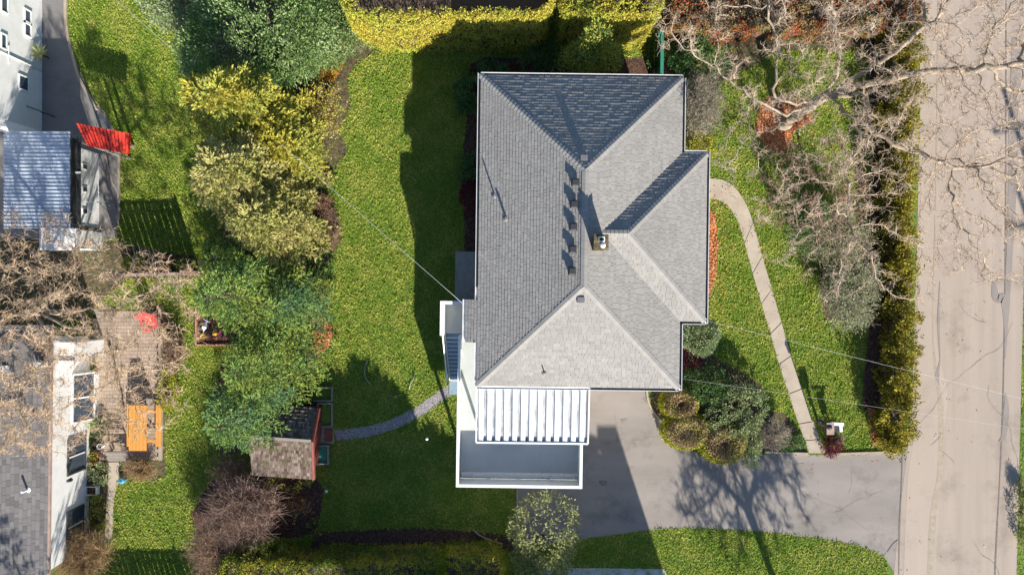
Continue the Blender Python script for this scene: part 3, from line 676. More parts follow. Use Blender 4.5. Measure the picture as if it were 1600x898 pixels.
# deck
DX0, DX1, DY0, DY1, DZ = -2.2, 3.02, -8.33, YB+0.5, 2.5
dk = MB(); dk.box(DX0, DX1, DY0, DY1, DZ-0.16, DZ); dk.box(DX0, XL+0.5, DY1, -2.2, DZ-0.161, DZ-0.001)
deck = dk.build('deck', M['deck'], house)
fs = MB()
for a in ((DX0-.03, DX1+.03, DY0-.03, DY0), (DX1, DX1+.03, DY0, DY1), (DX0-.03, DX0, DY0, -2.2)): fs.box(a[0], a[1], a[2], a[3], DZ-.26, DZ+.015)
for x in (DX0+.1, 0.4, DX1-.1): fs.box(x-.06, x+.06, DY0+.05, DY0+.17, 0, DZ-.16)
fs.build('deck_fascia', M['white'], house, deck)
RH = 1.0
def railing(pts, closed_top=True, base=DZ, name='railing', cw=0.13, glass=True):
    mb = MB()
    for ia, (a, b) in enumerate(zip(pts[:-1], pts[1:])):
        zo = .003*ia + cw*.03; a = Vector((*a, base+zo)); b = Vector((*b, base+zo)); d = b-a; L = d.length; u = d.normalized()
        mb.obox(a - u*cw/2 + Vector((0, 0, RH)), u, L+cw, cw, 0.04); mb.obox(a + Vector((0, 0, .08)), u, L, 0.04, 0.04)
        n = max(1, round(L/1.2))
        for i in range(n+1): p = a + u*(L*i/n); mb.box(p.x-.03-zo, p.x+.03+zo, p.y-.03-zo, p.y+.03+zo, base, base+RH)
        mb.obox(a + Vector((0, 0, RH/2)), u, L, .05, RH-.05)
    return mb.build(name, M['white'], house, deck)
railing([(DX0+.03, -4.9), (DX0+.03, DY0+.04), (DX1-.04, DY0+.04), (DX1-.04, -6.2)], cw=0.12)
railing([(DX1-.04, -6.2), (DX1-.04, DY1)], cw=0.09)
railing([(DX0+.03, -2.1), (DX0+.03, -4.9)], cw=0.10)
# inner kerb strips with plates seen inside the south railing
st = MB(); st.box(DX0+.1, DX1-.1, DY0+.14, DY0+.34, DZ, DZ+.05)
for i in range(11): x = DX0+.15+i*.48; st.box(x, x+.035, DY0+.14, DY0+.34, DZ+.051, DZ+.279)
st.box(DX0+.1, DX1-.1, DY0+.33, DY0+.36, DZ+.28, DZ+.32); st.build('planter_rack', M['white'], house, deck)
# patio cover, corrugated sheets running away from the house
PX0, PX1, PY0, PY1, PZ1, PZ0 = -1.35, 3.12, YB-0.04, -6.17, 4.86, 4.62
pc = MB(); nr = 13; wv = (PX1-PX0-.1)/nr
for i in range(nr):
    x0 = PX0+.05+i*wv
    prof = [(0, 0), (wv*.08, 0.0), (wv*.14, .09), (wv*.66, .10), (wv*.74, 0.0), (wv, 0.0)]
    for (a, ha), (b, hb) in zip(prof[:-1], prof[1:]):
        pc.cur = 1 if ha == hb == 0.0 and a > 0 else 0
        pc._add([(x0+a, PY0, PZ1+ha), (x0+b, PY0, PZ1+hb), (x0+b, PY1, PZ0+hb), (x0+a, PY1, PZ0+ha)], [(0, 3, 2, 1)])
cover = pc.build('patio_cover', [M['corr'], M['corrshadedirt']], house)
fb = MB(); fb.obox((PX0, PY1-.03, PZ0+.02), (1, 0, 0), PX1-PX0, .07, .22); fb.obox((PX0, PY0+.0, PZ1+.07), (1, 0, 0), PX1-PX0, .08, .1)
for x in (PX0, PX1): fb.obox((x, PY0, PZ1+.03), (0, PY1-PY0, PZ0-PZ1), abs(PY1-PY0)+.03, .05, .2)
for x in (PX0+.05, (PX0+PX1)/2, PX1-.05): fb.box(x-.05, x+.05, PY1-.08, PY1+.02, DZ, PZ0)
fb.build('beam', M['white'], house, cover)
# landing and stairs on the west side
LX0, LX1, LY0, LY1, LZ = -2.86, -2.16, -2.02, -0.70, 2.5
ld = MB(); ld.box(LX0, LX1, LY0, LY1, LZ-.15, LZ+.001); ld.box(LX1, XL+0.5, LY0, LY1, LZ-.15, LZ); 
for x in (LX0+.05, LX1-.05): ld.box(x-.05, x+.05, LY1-.15, LY1-.05, 0, LZ-.15)
land = ld.build('landing', M['deck'], house)
lw = MB(); lw.box(LX0-.10, LX0, LY0-.02, LY1+.08, LZ-.2, LZ+.95); lw.box(LX0, LX1+.1, LY1, LY1+.08, LZ-.2, LZ+.95); lw.box(LX0-.13, LX0+.05, LY0-.03, LY1+.10, LZ+.95, LZ+.99); lw.box(LX0+.05, LX1+.1, LY1-.04, LY1+.10, LZ+.95, LZ+.99)
lw.build('parapet', M['white'], house, land)
ns = 12; sy0, sy1 = LY0, -4.35; sm = MB(); nose = MB()
for i in range(ns):
    z = LZ - (i+1)*LZ/(ns+1); y = sy0 + (sy1-sy0)*i/ns; yb = sy0 + (sy1-sy0)*(i+1)/ns
    sm.box(LX0+.03, LX1-.03, yb-.03, y, z-.04, z); sm.box(LX0+.03, LX1-.03, y-.012, y, z-.001, z+LZ/(ns+1)-.04)
sm.box(LX0-.02, LX1+.03, -5.05, sy1-.02, 0.0, 0.06)
stair = sm.build('staircase', M['stairpaint'], house)
for i in range(ns):
    z = LZ - (i+1)*LZ/(ns+1); yb = sy0 + (sy1-sy0)*(i+1)/ns; nose = MB(); nose.box(LX0+.04, LX1-.04, yb-.034, yb+.012, z-.03, z+.006); nose.build('stair_nosing', M['white'], house, stair)
sg = MB()
for x in (LX0, LX1): sg.obox((x, sy0, LZ-.12), (0, sy1-sy0, -LZ), math.hypot(sy1-sy0, LZ), .05, .26)
sg.build('stringer', M['white'], house, stair)
hr = MB()
for x in (LX0-.02, LX1+.02):
    hr.obox((x, sy0, LZ+.88), (0, sy1-sy0, -LZ+.15), math.hypot(sy1-sy0, LZ-.15), .05, .05)
    for i in range(22):
        t = (i+.5)/22; y = sy0+(sy1-sy0)*t; z = LZ-LZ*t; hr.box(x-.011, x+.011, y-.011, y+.011, z, z+.86)
hr.build('handrail', M['white'], house, stair)

# ------------------------------------------------------------------ vegetation builders
def lf(name, cols, **k): M[name] = mat_leaf(name, cols, **k)
lf('leaf_green', [(0.045, 0.105, 0.03), (0.09, 0.18, 0.0525), (0.165, 0.27, 0.09), (0.06, 0.135, 0.045)])
lf('leaf_pale', [(0.108, 0.162, 0.0675), (0.23, 0.297, 0.135), (0.378, 0.432, 0.257), (0.162, 0.23, 0.0945)])
lf('leaf_laurel0', [(0.08, 0.16, 0.064), (0.16, 0.272, 0.112), (0.32, 0.432, 0.224), (0.112, 0.208, 0.08)], patch=[(0.064, 0.128, 0.048), (0.128, 0.208, 0.08), (0.24, 0.32, 0.144)])
lf('leaf_laurel', [(0.07, 0.14, 0.035), (0.18, 0.28, 0.08), (0.46, 0.55, 0.29), (0.11, 0.19, 0.05)], patch=[(0.07, 0.14, 0.04), (0.13, 0.2, 0.06), (0.22, 0.3, 0.11)])
lf('leaf_gold', [(0.27, 0.27, 0.03), (0.44, 0.42, 0.05), (0.62, 0.55, 0.12), (0.5, 0.34, 0.06)], patch=[(0.22, 0.26, 0.03), (0.42, 0.44, 0.06), (0.58, 0.54, 0.12)], trans=0.35); lf('gold_old', [(0.3, 0.255, 0.0225), (0.495, 0.42, 0.0375), (0.69, 0.57, 0.075), (0.39, 0.345, 0.03)], patch=[(0.195, 0.225, 0.0225), (0.39, 0.375, 0.0375), (0.54, 0.48, 0.045)])
lf('leaf_goldcedar', [(0.26, 0.25, 0.025), (0.46, 0.42, 0.06), (0.62, 0.53, 0.11), (0.32, 0.30, 0.04)], patch=[(0.2, 0.25, 0.04), (0.40, 0.42, 0.08), (0.55, 0.5, 0.14)]); lf('gc_old', [(0.186, 0.171, 0.0186), (0.372, 0.31, 0.0465), (0.558, 0.465, 0.093), (0.264, 0.232, 0.0465)], patch=[(0.202, 0.202, 0.062), (0.372, 0.357, 0.124), (0.512, 0.465, 0.186)])
lf('leaf_tancedar', [(0.2, 0.2, 0.05), (0.42, 0.38, 0.13), (0.58, 0.50, 0.21), (0.26, 0.27, 0.07)], patch=[(0.2, 0.23, 0.05), (0.38, 0.38, 0.11), (0.52, 0.46, 0.16)]); lf('tc_old', [(0.18, 0.165, 0.045), (0.36, 0.315, 0.12), (0.51, 0.435, 0.18), (0.24, 0.24, 0.075)], patch=[(0.15, 0.165, 0.045), (0.3, 0.3, 0.105), (0.45, 0.405, 0.15)])
lf('needle_old', [(0.051, 0.119, 0.0595), (0.102, 0.221, 0.111), (0.204, 0.374, 0.17), (0.068, 0.153, 0.085)], trans=0.1)
lf('needle_blue', [(0.03, 0.08, 0.018), (0.06, 0.14, 0.03), (0.15, 0.26, 0.06), (0.38, 0.50, 0.13), (0.045, 0.105, 0.022)], trans=0.1, patch=[(0.06, 0.11, 0.018), (0.18, 0.26, 0.035), (0.50, 0.56, 0.12), (0.1, 0.16, 0.025)], patch_scale=0.8)
lf('needle_green', [(0.08, 0.144, 0.032), (0.176, 0.272, 0.056), (0.32, 0.432, 0.112), (0.112, 0.192, 0.048)], trans=0.1, patch=[(0.048, 0.128, 0.064), (0.112, 0.224, 0.096), (0.192, 0.32, 0.128)])
lf('leaf_hedge', [(0.098, 0.168, 0.0168), (0.168, 0.238, 0.0252), (0.238, 0.294, 0.0308)], patch=[(0.224, 0.238, 0.021), (0.392, 0.364, 0.042), (0.504, 0.42, 0.056)])
lf('leaf_street', [(0.16, 0.15, 0.02), (0.33, 0.27, 0.03), (0.52, 0.42, 0.06), (0.09, 0.10, 0.02)], patch=[(0.05, 0.07, 0.015), (0.16, 0.15, 0.02), (0.38, 0.31, 0.05)], patch_scale=2.2); lf('st_old', [(0.15, 0.15, 0.018), (0.285, 0.24, 0.027), (0.435, 0.352, 0.045), (0.09, 0.105, 0.0225)], patch=[(0.075, 0.105, 0.0225), (0.18, 0.18, 0.03), (0.3, 0.255, 0.045)])
lf('leaf_red', [(0.39, 0.065, 0.0325), (0.585, 0.13, 0.065), (0.169, 0.156, 0.052), (0.286, 0.247, 0.091)], patch=[(0.13, 0.156, 0.039), (0.234, 0.234, 0.091), (0.416, 0.364, 0.182), (0.39, 0.104, 0.052)], patch_scale=0.8)
lf('leaf_yellow', [(0.405, 0.365, 0.054), (0.648, 0.567, 0.0945), (0.135, 0.203, 0.0405), (0.216, 0.27, 0.0675)], patch=[(0.0675, 0.149, 0.0338), (0.135, 0.216, 0.054), (0.54, 0.472, 0.081)], patch_scale=1.0)
lf('leaf_orangegold', [(0.5, 0.3, 0.03), (0.62, 0.4, 0.06), (0.45, 0.2, 0.05), (0.5, 0.36, 0.04)])
lf('leaf_burgundy', [(0.10, 0.015, 0.03), (0.2, 0.03, 0.06), (0.06, 0.01, 0.02)])
lf('leaf_silver', [(0.14, 0.19, 0.07), (0.26, 0.32, 0.14), (0.46, 0.50, 0.28), (0.09, 0.13, 0.04)]); lf('sv_old', [(0.182, 0.208, 0.117), (0.338, 0.364, 0.234), (0.494, 0.507, 0.364), (0.117, 0.143, 0.065)])
lf('leaf_topiary', [(0.34, 0.23, 0.12), (0.5, 0.36, 0.2), (0.16, 0.11, 0.06), (0.62, 0.5, 0.3)], patch=[(0.2, 0.2, 0.05), (0.34, 0.32, 0.09), (0.5, 0.38, 0.2)], patch_scale=1.5); lf('tp_old', [(0.26, 0.169, 0.104), (0.39, 0.26, 0.143), (0.156, 0.117, 0.065), (0.468, 0.377, 0.221)], patch=[(0.156, 0.156, 0.039), (0.26, 0.247, 0.078), (0.364, 0.26, 0.13)], patch_scale=1.5)
lf('leaf_rim', [(0.208, 0.234, 0.0195), (0.364, 0.364, 0.039), (0.494, 0.468, 0.065)])
lf('leaf_brownred', [(0.18, 0.06, 0.04), (0.3, 0.12, 0.08), (0.22, 0.16, 0.12), (0.1, 0.12, 0.04)])
lf('leaf_olive', [(0.156, 0.182, 0.065), (0.286, 0.312, 0.117), (0.442, 0.442, 0.208), (0.208, 0.221, 0.078)])
lf('twig_brown', [(0.16, 0.10, 0.07), (0.3, 0.2, 0.14), (0.4, 0.29, 0.2), (0.22, 0.13, 0.1)], trans=0)
lf('twig_tan', [(0.30, 0.2, 0.1), (0.45, 0.31, 0.17), (0.36, 0.24, 0.12)], trans=0)
lf('twig_grey', [(0.24, 0.21, 0.17), (0.38, 0.34, 0.27), (0.3, 0.24, 0.2)], trans=0)
lf('twig_purple', [(0.15, 0.09, 0.07), (0.30, 0.2, 0.155), (0.42, 0.31, 0.24)], trans=0)

def shrub(name, label, px, py, rx, ry, h, mat, n=5000, leaf=(0.08, 0.045), group=None, cat='shrub', lump=0.28, z0=0.0, seed=None, up=0.7, clump=0.16, per=26, flat=1.0, stem=True):
    """broad-leaved shrub: clumps of leaves on a lumpy dome. rx, ry in photo pixels at mid height"""
    zc = z0 + h*0.55; s = (H-zc)/F; x, y = G(px, py, zc); a, b = rx*s, ry*s; seed = seed or int(px*7+py)
    R = Root(name, label, cat, x, y, z0, 0, group)
    k = max(8, n//per)
    d = rdir(k); d[:, 2] = np.abs(d[:, 2])**0.8*1.0 - 0.25; d = unit(d)
    rad = (1 + lump*lumps(d, seed))*rng.uniform(0.72, 1.0, k)**0.6*0.92
    C = np.c_[x + d[:, 0]*rad*a, y + d[:, 1]*rad*b, z0 + h*0.42 + d[:, 2]*rad*h*0.56*flat]; C[:, 2] = np.maximum(C[:, 2], z0+0.06)
    cs = clump*rng.uniform(0.6, 1.3, k)
    P = np.repeat(C, per, 0); dd = np.repeat(d, per, 0); m = len(P)
    off = rdir(m)*np.repeat(cs, per)[:, None]*rng.random(m)[:, None]**0.4; P = P + off
    P[:, 2] = np.maximum(P[:, 2], z0+0.03)
    D = unit(unit(off)*0.8 + dd*0.5 + np.array([0, 0, up*0.5]) + rng.normal(size=(m, 3))*0.35)
    N = unit(dd*0.4 + np.array([0, 0, up]) + rng.normal(size=(m, 3))*0.45)
    mesh_quads('foliage', leaves(P, D, N, leaf[0]*rng.uniform(0.6, 1.3, m), leaf[1], 0.1), mat, R)
    if stem:
        segs = []
        for i in range(7):
            t = rng.uniform(0, 6.28); q = (x+math.cos(t)*a*.55, y+math.sin(t)*b*.55, z0+h*.6); p = (x+math.cos(t)*.06, y+math.sin(t)*.06, z0)
            segs.append((p, .025, q, .01))
        tubes_mesh('stem', segs, 5, M['bark_dark'], R)
    return R
def twiggy(name, label, px, py, rx, ry, h, mat, n=260, group=None, cat='shrub', z0=0.0, leafmat=None, nleaf=0, leaf=(0.06, 0.035), r0=0.014, arch=0.35, tw=5, wig=0.10):
    """leafless shrub: many stems fan out from the base and fork"""
    zc = z0+h*0.6; s = (H-zc)/F; x, y = G(px, py, zc); a, b = rx*s, ry*s
    R = Root(name, label, cat, x, y, z0, 0, group); segs = []; tips = []
    for i in range(n):
        th = rng.uniform(0, 2*PI); rr = math.sqrt(rng.random()); top = np.array([x+math.cos(th)*rr*a, y+math.sin(th)*rr*b, z0+h*(0.55+0.45*math.sqrt(max(0, 1-rr*rr*0.8)))*rng.uniform(0.75, 1.0)])
        p = np.array([x+math.cos(th)*rr*a*.2, y+math.sin(th)*rr*b*.2, z0]); q0 = p; K = 6
        prev = p; 
        for k in range(1, K+1):
            t = k/K; q = p + (top-p)*np.array([t**(1+arch), t**(1+arch), t**(1-arch*.5)]) + rng.normal(size=3)*wig*h*0.35*t
            segs.append((prev, r0*(1-t*.75)*1.2, q, r0*(1-t*.8))); prev2 = prev; prev = q
            if k >= 2:
                for _ in range(tw if k > 3 else 2):
                    d = unit((q-prev2)[None])[0]; d = unit((d*0.7 + rng.normal(size=3)*0.8 + np.array([0, 0, .25]))[None])[0]; L = h*rng.uniform(.07, .2)
                    q2 = q + d*L; segs.append((q, r0*.45, q2, r0*.22)); tips.append(q2)
                    d2 = unit((d + rng.normal(size=3)*.6)[None])[0]; segs.append((q2, r0*.3, q2+d2*L*.7, r0*.15)); tips.append(q2+d2*L*.7)
    tubes_mesh('stem', segs, 3, mat, R)
    if nleaf:
        T = np.array(tips); P = T[rng.integers(0, len(T), nleaf)] + rng.normal(size=(nleaf, 3))*.05; P[:, 2] = np.maximum(P[:, 2], z0+.02)
        mesh_quads('foliage', leaves(P, rdir(nleaf)+[0, 0, .4], unit(rdir(nleaf)*.6+[0, 0, 1]), leaf[0], leaf[1]), leafmat, R)
    return R
def conifer(name, label, px, py, h, r, mat, nb=90, group=None, at=None, kind='spruce', zlow=0.3, seed=0, cone=0.8, dens=1.0, cat='tree', ell=(1, 1), lean=0.0):
    """tree with tiers of boughs; px,py = where the photo shows its middle"""
    if at: x, y = at
    else: x, y = G(px, py, h*0.45)
    rs = np.random.default_rng(seed+11)
    R = Root(name, label, cat, x, y, 0, 0, group)
    P0 = []; DD = []; LL = []; segs = []
    for i in range(nb):
        f = (i+rs.random()*.8)/nb; z = zlow + (h-zlow-.15)*(f**0.9); az = i*2.39996 + rs.uniform(-.3, .3)
        L = r*(1-((z-zlow)/(h-zlow)))**cone*rs.uniform(.72, 1.12) + .12
        ex = 1/math.sqrt((math.cos(az)/ell[0])**2+(math.sin(az)/ell[1])**2); L *= ex
        d = np.array([math.cos(az), math.sin(az), 0.0]); s_ = np.array([-math.sin(az), math.cos(az), 0])
        K = max(3, int(L/(.19 if kind == 'spruce' else .14))); rise = .35*(z/h) - .08
        pts = []
        for k in range(K+1):
            t = k/K; pts.append(np.array([x, y, z]) + d*L*t + np.array([0, 0, L*(rise*t - .38*t*t + .16*t**4)]) + s_*.12*L*math.sin(t*2+i)*.4)
        for k in range(K): segs.append((pts[k], .02*(1-k/K)+.006, pts[k+1], .02*(1-(k+1)/K)+.005))
        for k in range(1, K+1):
            t = k/K; bl = (.42 if kind == 'spruce' else .36)*L*(1-t)**.7*(.35+t*.9) + .16
            bd = unit((pts[k]-pts[k-1])[None])[0]
            reps = 1 if kind == 'spruce' or rs.random() < .5 else 2
            for sg in (-1, 1):
                for _ in range(reps):
                    a = rs.uniform(.6, 1.0); q = bd*math.cos(a) + s_*sg*math.sin(a) + np.array([0, 0, rs.uniform(-.1, .45)])
                    P0.append(pts[k]-bd*rs.uniform(0, .1)); DD.append(q); LL.append(min(bl, .75)*rs.uniform(.7, 1.15))
            # upright secondary shoots give the bough some body
            if rs.random() < .6: P0.append(pts[k]); DD.append(bd*.8+np.array([0, 0, .55])+rs.normal(size=3)*.25); LL.append(.2*rs.uniform(.6, 1.2))
        P0.append(pts[-1]); DD.append(pts[-1]-pts[-2]); LL.append(.22)
    P0 = np.array(P0); DD = np.array(DD); LL = np.array(LL)
    if kind == 'spruce': V = shoots_leaves(P0, DD, LL, int(15*dens), .10, .026, ang=.6, up=.5)
    else: V = shoots_leaves(P0, DD, LL, int(9*dens), .13, .06, ang=.55, up=.35)
    mesh_quads('crown', V, mat, R)
    tb = MB(); tb.tube([(x, y, 0), (x+.03, y, h*.4), (x, y+.02, h*.86)], [.04*h**.8+.02, .03*h**.8, .012], 9); 
    if kind == 'spruce' and not at:
        for s in segs: tb.tube([s[0], s[2]], [s[1], s[3]], 4, False)
    tb.build('trunk', M['bark_dark'], R)
    return R

def colonize(base, fork, attr, step=.3, kill=.42, infl=2.2, iters=140, gnarl=.35, seed=0, seeds=()):
    r = np.random.default_rng(seed); nodes = [np.array(base, float)]; par = [-1]
    f = np.array(fork, float); n0 = max(2, int(np.linalg.norm(f-nodes[0])/step))
    b0 = nodes[0].copy()
    for i in range(1, n0+1):
        nodes.append(b0 + (f-b0)*i/n0 + r.normal(size=3)*.04); par.append(len(nodes)-2)
    trunk_end = len(nodes)-1
    for path in seeds:      # guided limbs
        prev = trunk_end
        for q in path:
            a = nodes[prev].copy(); q = np.array(q, float); k = max(1, int(np.linalg.norm(q-a)/step))
            for i in range(1, k+1):
                nodes.append(a + (q-a)*i/k + r.normal(size=3)*.05*(1 if i < k else .3)); par.append(prev); prev = len(nodes)-1
    A = np.array(attr); N = np.array(nodes)
    d2 = np.full(len(A), 1e9); near = np.zeros(len(A), int)
    def upd(i0):
        nonlocal d2, near
        for i in range(i0, len(nodes)):
            d = ((A-nodes[i])**2).sum(1); m = d < d2; d2[m] = d[m]; near[m] = i
    upd(0); alive = np.ones(len(A), bool); cnt = {}
    for it in range(iters):
        m = alive & (d2 < infl**2)
        if not m.any(): break
        idx = near[m]; vec = unit(A[m]-np.array(nodes)[idx])
        acc = {}
        for i, v in zip(idx, vec): acc[i] = acc.get(i, 0) + v
        n_before = len(nodes)
        for i, v in acc.items():
            if cnt.get(i, 0) >= 3: continue
            cnt[i] = cnt.get(i, 0)+1
            v = v/(np.linalg.norm(v)+1e-9) + r.normal(size=3)*gnarl
            p = par[i]
            if p >= 0: v = v + .35*(nodes[i]-nodes[p])/step
            v = v/np.linalg.norm(v); nodes.append(nodes[i] + v*step); par.append(i)
        if len(nodes) == n_before: break
        upd(n_before); alive &= d2 > kill**2
    return np.array(nodes), np.array(par), trunk_end
def radii(par, tip=.008, e=2.3, rmax=.4):
    n = len(par); s = np.zeros(n); ch = np.zeros(n, int)
    for i in range(n-1, 0, -1):
        if ch[i] == 0: s[i] = tip**e
        s[par[i]] += s[i]; ch[par[i]] += 1
    return np.minimum(s**(1/e), rmax), ch
def bare_tree(name, label, base, fork, attr, mat, twmat, step=.3, tip=.008, gnarl=.35, seed=0, seeds=(), ntw=3, twl=.4, e=2.3, rmax=.4, cat='tree', tr=.006, knots=.0):
    N, par, te = colonize(base, fork, attr, step=step, gnarl=gnarl, seed=seed, seeds=seeds)
    rad, ch = radii(par, tip, e, rmax); R = Root(name, label, cat, base[0], base[1], base[2])
    rs = np.random.default_rng(seed+5)
    T = []; Lm = []; Tw = []
    for i in range(1, len(N)):
        r1 = rad[i]; r0_ = min(rad[par[i]], r1*1.25); s = (N[par[i]], r0_, N[i], r1)
        if i <= te: T.append((N[par[i]], max(rad[par[i]], r1*1.0)*(1.5 if i == 1 else 1.0), N[i], r1))
        elif r1 > .022: Lm.append(s)
        else: Tw.append(s)
    # twigs
    for i in range(te+1, len(N)):
        if rad[i] < .04:
            d = N[i]-N[par[i]]; d = d/(np.linalg.norm(d)+1e-9); k = ntw + (2 if ch[i] == 0 else 0)
            for _ in range(k):
                p = N[i]-d*step*rs.random(); v = d*.6 + rs.normal(size=3)*.75; v /= np.linalg.norm(v); L = twl*rs.uniform(.4, 1.1); q = p; r_ = tr*1.4
                for j in range(3):
                    q2 = q + v*L/3; Tw.append((q, r_, q2, r_*.75)); 
                    if j < 2 and rs.random() < .75:
                        v2 = v + rs.normal(size=3)*.8; v2 /= np.linalg.norm(v2); Tw.append((q2, r_*.7, q2+v2*L*.35, r_*.45))
                    q = q2; r_ *= .75; v = v + rs.normal(size=3)*.55; v /= np.linalg.norm(v)
    tubes_mesh('trunk', T + Lm, 8, mat, R)
    tubes_mesh('twigs', Tw, 3, twmat, R)
    print(name, 'nodes', len(N), 'segs', len(Tw)+len(Lm), 'trunk r', round(float(rad[0]), 2))
    return R
def dome_attr(cx, cy, rx, ry, z0, z1, n, edge_drop=.5, thick=.45, hole=0.0, seed=1):
    r = np.random.default_rng(seed); th = r.uniform(0, 2*PI, n); rr = np.sqrt(r.uniform(hole, 1, n))*(1+.08*np.cos(5*th+seed))
    top = z0 + (z1-z0)*(1-edge_drop*rr**2); z = top - (top-z0)*thick*r.random(n)
    return np.c_[cx+np.cos(th)*rr*rx, cy+np.sin(th)*rr*ry, z]

def hedge(name, label, poly, h, mat, dens=520, leaf=(0.075, 0.045), group=None, lump=.10, z0=0.05, top=True, hollow=None, tv=.08, corematerial='bark_dark', round_=.12, spray=.10, lumpf=2.0):
    """clipped hedge over a footprint polygon (world xy): leaf sprays over its sides and top, dark core inside"""
    P = np.array(poly, float); c = P.mean(0)
    a = sum(P[i][0]*P[(i+1) % len(P)][1]-P[(i+1) % len(P)][0]*P[i][1] for i in range(len(P)))
    if a < 0: P = P[::-1]
    R = Root(name, label, 'hedge', c[0], c[1], 0, 0, group)
    C = []; Nn = []
    for i in range(len(P)):
        p = P[i]; q = P[(i+1) % len(P)]; d = q-p; L = np.linalg.norm(d); nn = np.array([d[1], -d[0]])/L; m = int(L*h*dens/8)
        t = rng.random(m); z = z0 + (h-z0)*rng.random(m)**.85; xy = p + d*t[:, None]
        C.append(np.c_[xy - nn*rng.uniform(0, .10, m)[:, None] - nn*(np.clip((z-(h-.35))/.35, 0, 1)**2*round_)[:, None], z]); Nn.append(np.tile([nn[0], nn[1], .35], (m, 1)))
    if top:
        x, y = scatter([tuple(p) for p in P], dens/8)
        if hollow is not None:
            k = ~in_poly(x, y, hollow); x, y = x[k], y[k]
        C.append(np.c_[x, y, np.full(len(x), h)-rng.uniform(0, .1, len(x))]); Nn.append(np.tile([0, 0, 1.], (len(x), 1)))
    C = np.concatenate(C); Nn = unit(np.concatenate(Nn))
    r = np.random.default_rng(len(C)); K = r.normal(size=(9, 3))*lumpf; ph = r.uniform(0, 6.28, 9)
    C = C + Nn*(np.cos(C @ K.T + ph).sum(1)/3*lump)[:, None]; C[:, 2] += tv*rng.normal(size=len(C))*(C[:, 2] > h-.3)
    per = 8; Pp = np.repeat(C, per, 0) + rng.normal(size=(len(C)*per, 3))*spray*.5; NN = np.repeat(Nn, per, 0); m = len(Pp)
    axis = np.repeat(unit(Nn + rng.normal(size=C.shape)*.5), per, 0)
    D = unit(axis + rng.normal(size=(m, 3))*.55); N = unit(rng.normal(size=(m, 3))*.7 + NN + [0, 0, .3]); Pp[:, 2] = np.maximum(Pp[:, 2], .03)
    mesh_quads('foliage', leaves(Pp, D, N, leaf[0]*rng.uniform(.6, 1.4, m), leaf[1], .1), mat, R)
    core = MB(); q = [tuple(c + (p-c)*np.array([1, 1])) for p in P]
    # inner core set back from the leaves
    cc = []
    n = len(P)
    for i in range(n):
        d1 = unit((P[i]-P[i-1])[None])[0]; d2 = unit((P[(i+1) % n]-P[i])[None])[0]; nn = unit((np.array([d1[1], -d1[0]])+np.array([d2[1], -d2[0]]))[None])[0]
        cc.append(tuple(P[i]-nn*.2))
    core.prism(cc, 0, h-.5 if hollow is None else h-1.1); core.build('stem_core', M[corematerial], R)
    return R

# ------------------------------------------------------------------ hedges
# golden hedge along the top, with the house's shadow on it
z_ = 3.0
y0 = G(0, 84)[1]
def gx(px, z=2.6): return G(px, 0, z)[0]
h1 = [(gx(548, 3.4), y0+.3), (gx(590, 3.4), y0-.02), (gx(720, 3.4), y0), (gx(840, 3.4), y0+.05), (gx(858, 3.4), y0+.4), (gx(862, 3.4), y0+1.0), (gx(855, 3.4), y0+2.2), (gx(540, 3.4), y0+2.3), (gx(532, 3.4), y0+.9)]
hol1 = [(gx(575, 2), y0+.42), (gx(850, 2), y0+.42), (gx(850, 2), y0+1.75), (gx(575, 2), y0+1.75)]
hedge('golden_hedge', 'clipped golden yellow hedge with dark hollow top, left of the gap above the house', h1, 4.2, M['leaf_gold'], hollow=hol1, group='golden hedges behind the house', dens=620, leaf=(.085, .055))
y1 = G(0, 78)[1]
h2 = [(gx(880, 3.4), y1+.1), (gx(950, 3.4), y1), (gx(1005, 3.4), y1), (gx(1026, 3.4), y1), (gx(1034, 3.4), y1+1.2), (gx(1034, 3.4), y1+2.3), (gx(880, 3.4), y1+2.3), (gx(874, 3.4), y1+1.1)]
hol2 = [(gx(895, 3.4), y1+.7), (gx(925, 3.4), y1+.6), (gx(925, 3.4), y1+1.3), (gx(895, 3.4), y1+1.3)]
hedge('golden_hedge', 'clipped golden yellow hedge right of the gap above the house', h2, 4.1, M['leaf_gold'], hollow=hol2, group='golden hedges behind the house', dens=620, leaf=(.085, .055))
# red tipped hedge
hedge('photinia_hedge', 'red and green leaved hedge along the top right lawn under the bare tree', GP([(1036, 66), (1200, 66), (1416, 60), (1416, -40), (1036, -40)]), 1.5, M['leaf_red'], dens=420, leaf=(.10, .06), lump=.22, tv=.12)
# street hedge of golden cedars
ya = [G(0, p)[1] for p in (60, 160, 260, 360, 460, 560, 640, 692)]
sh = [(G(px, 0)[0], y) for px, y in zip((1372, 1372, 1374, 1376, 1375, 1370, 1366, 1368), ya)] + [(G(px, 0)[0], y) for px, y in zip((1392, 1394, 1394, 1394, 1396, 1398, 1402, 1404), ya[::-1])]
hedge('cedar_hedge', 'ragged golden green cedar hedge along the road edge', sh, 1.6, M['leaf_street'], dens=800, leaf=(.10, .06), lump=.34, tv=.16, spray=.12, lumpf=7)
# bottom hedge
bb = [(G(px, 0)[0], G(0, py)[1]) for px, py in ((380, 846), (480, 850), (600, 846), (697, 844), (697, 890), (690, 960), (380, 960))]
hedge('clipped_hedge', 'long dark green clipped hedge with sunlit yellow top at the lower edge', bb, 2.5, M['leaf_hedge'], dens=520, lump=.10, tv=.1, group='clipped hedges along the lower lawn')
bb = [(G(px, 0)[0], G(0, py)[1]) for px, py in ((700, 842), (775, 840), (790, 856), (792, 960), (701, 960))]
hedge('clipped_hedge', 'short green clipped hedge section beside the olive coloured tree', bb, 2.4, M['leaf_hedge'], dens=520, lump=.10, tv=.1, group='clipped hedges along the lower lawn')

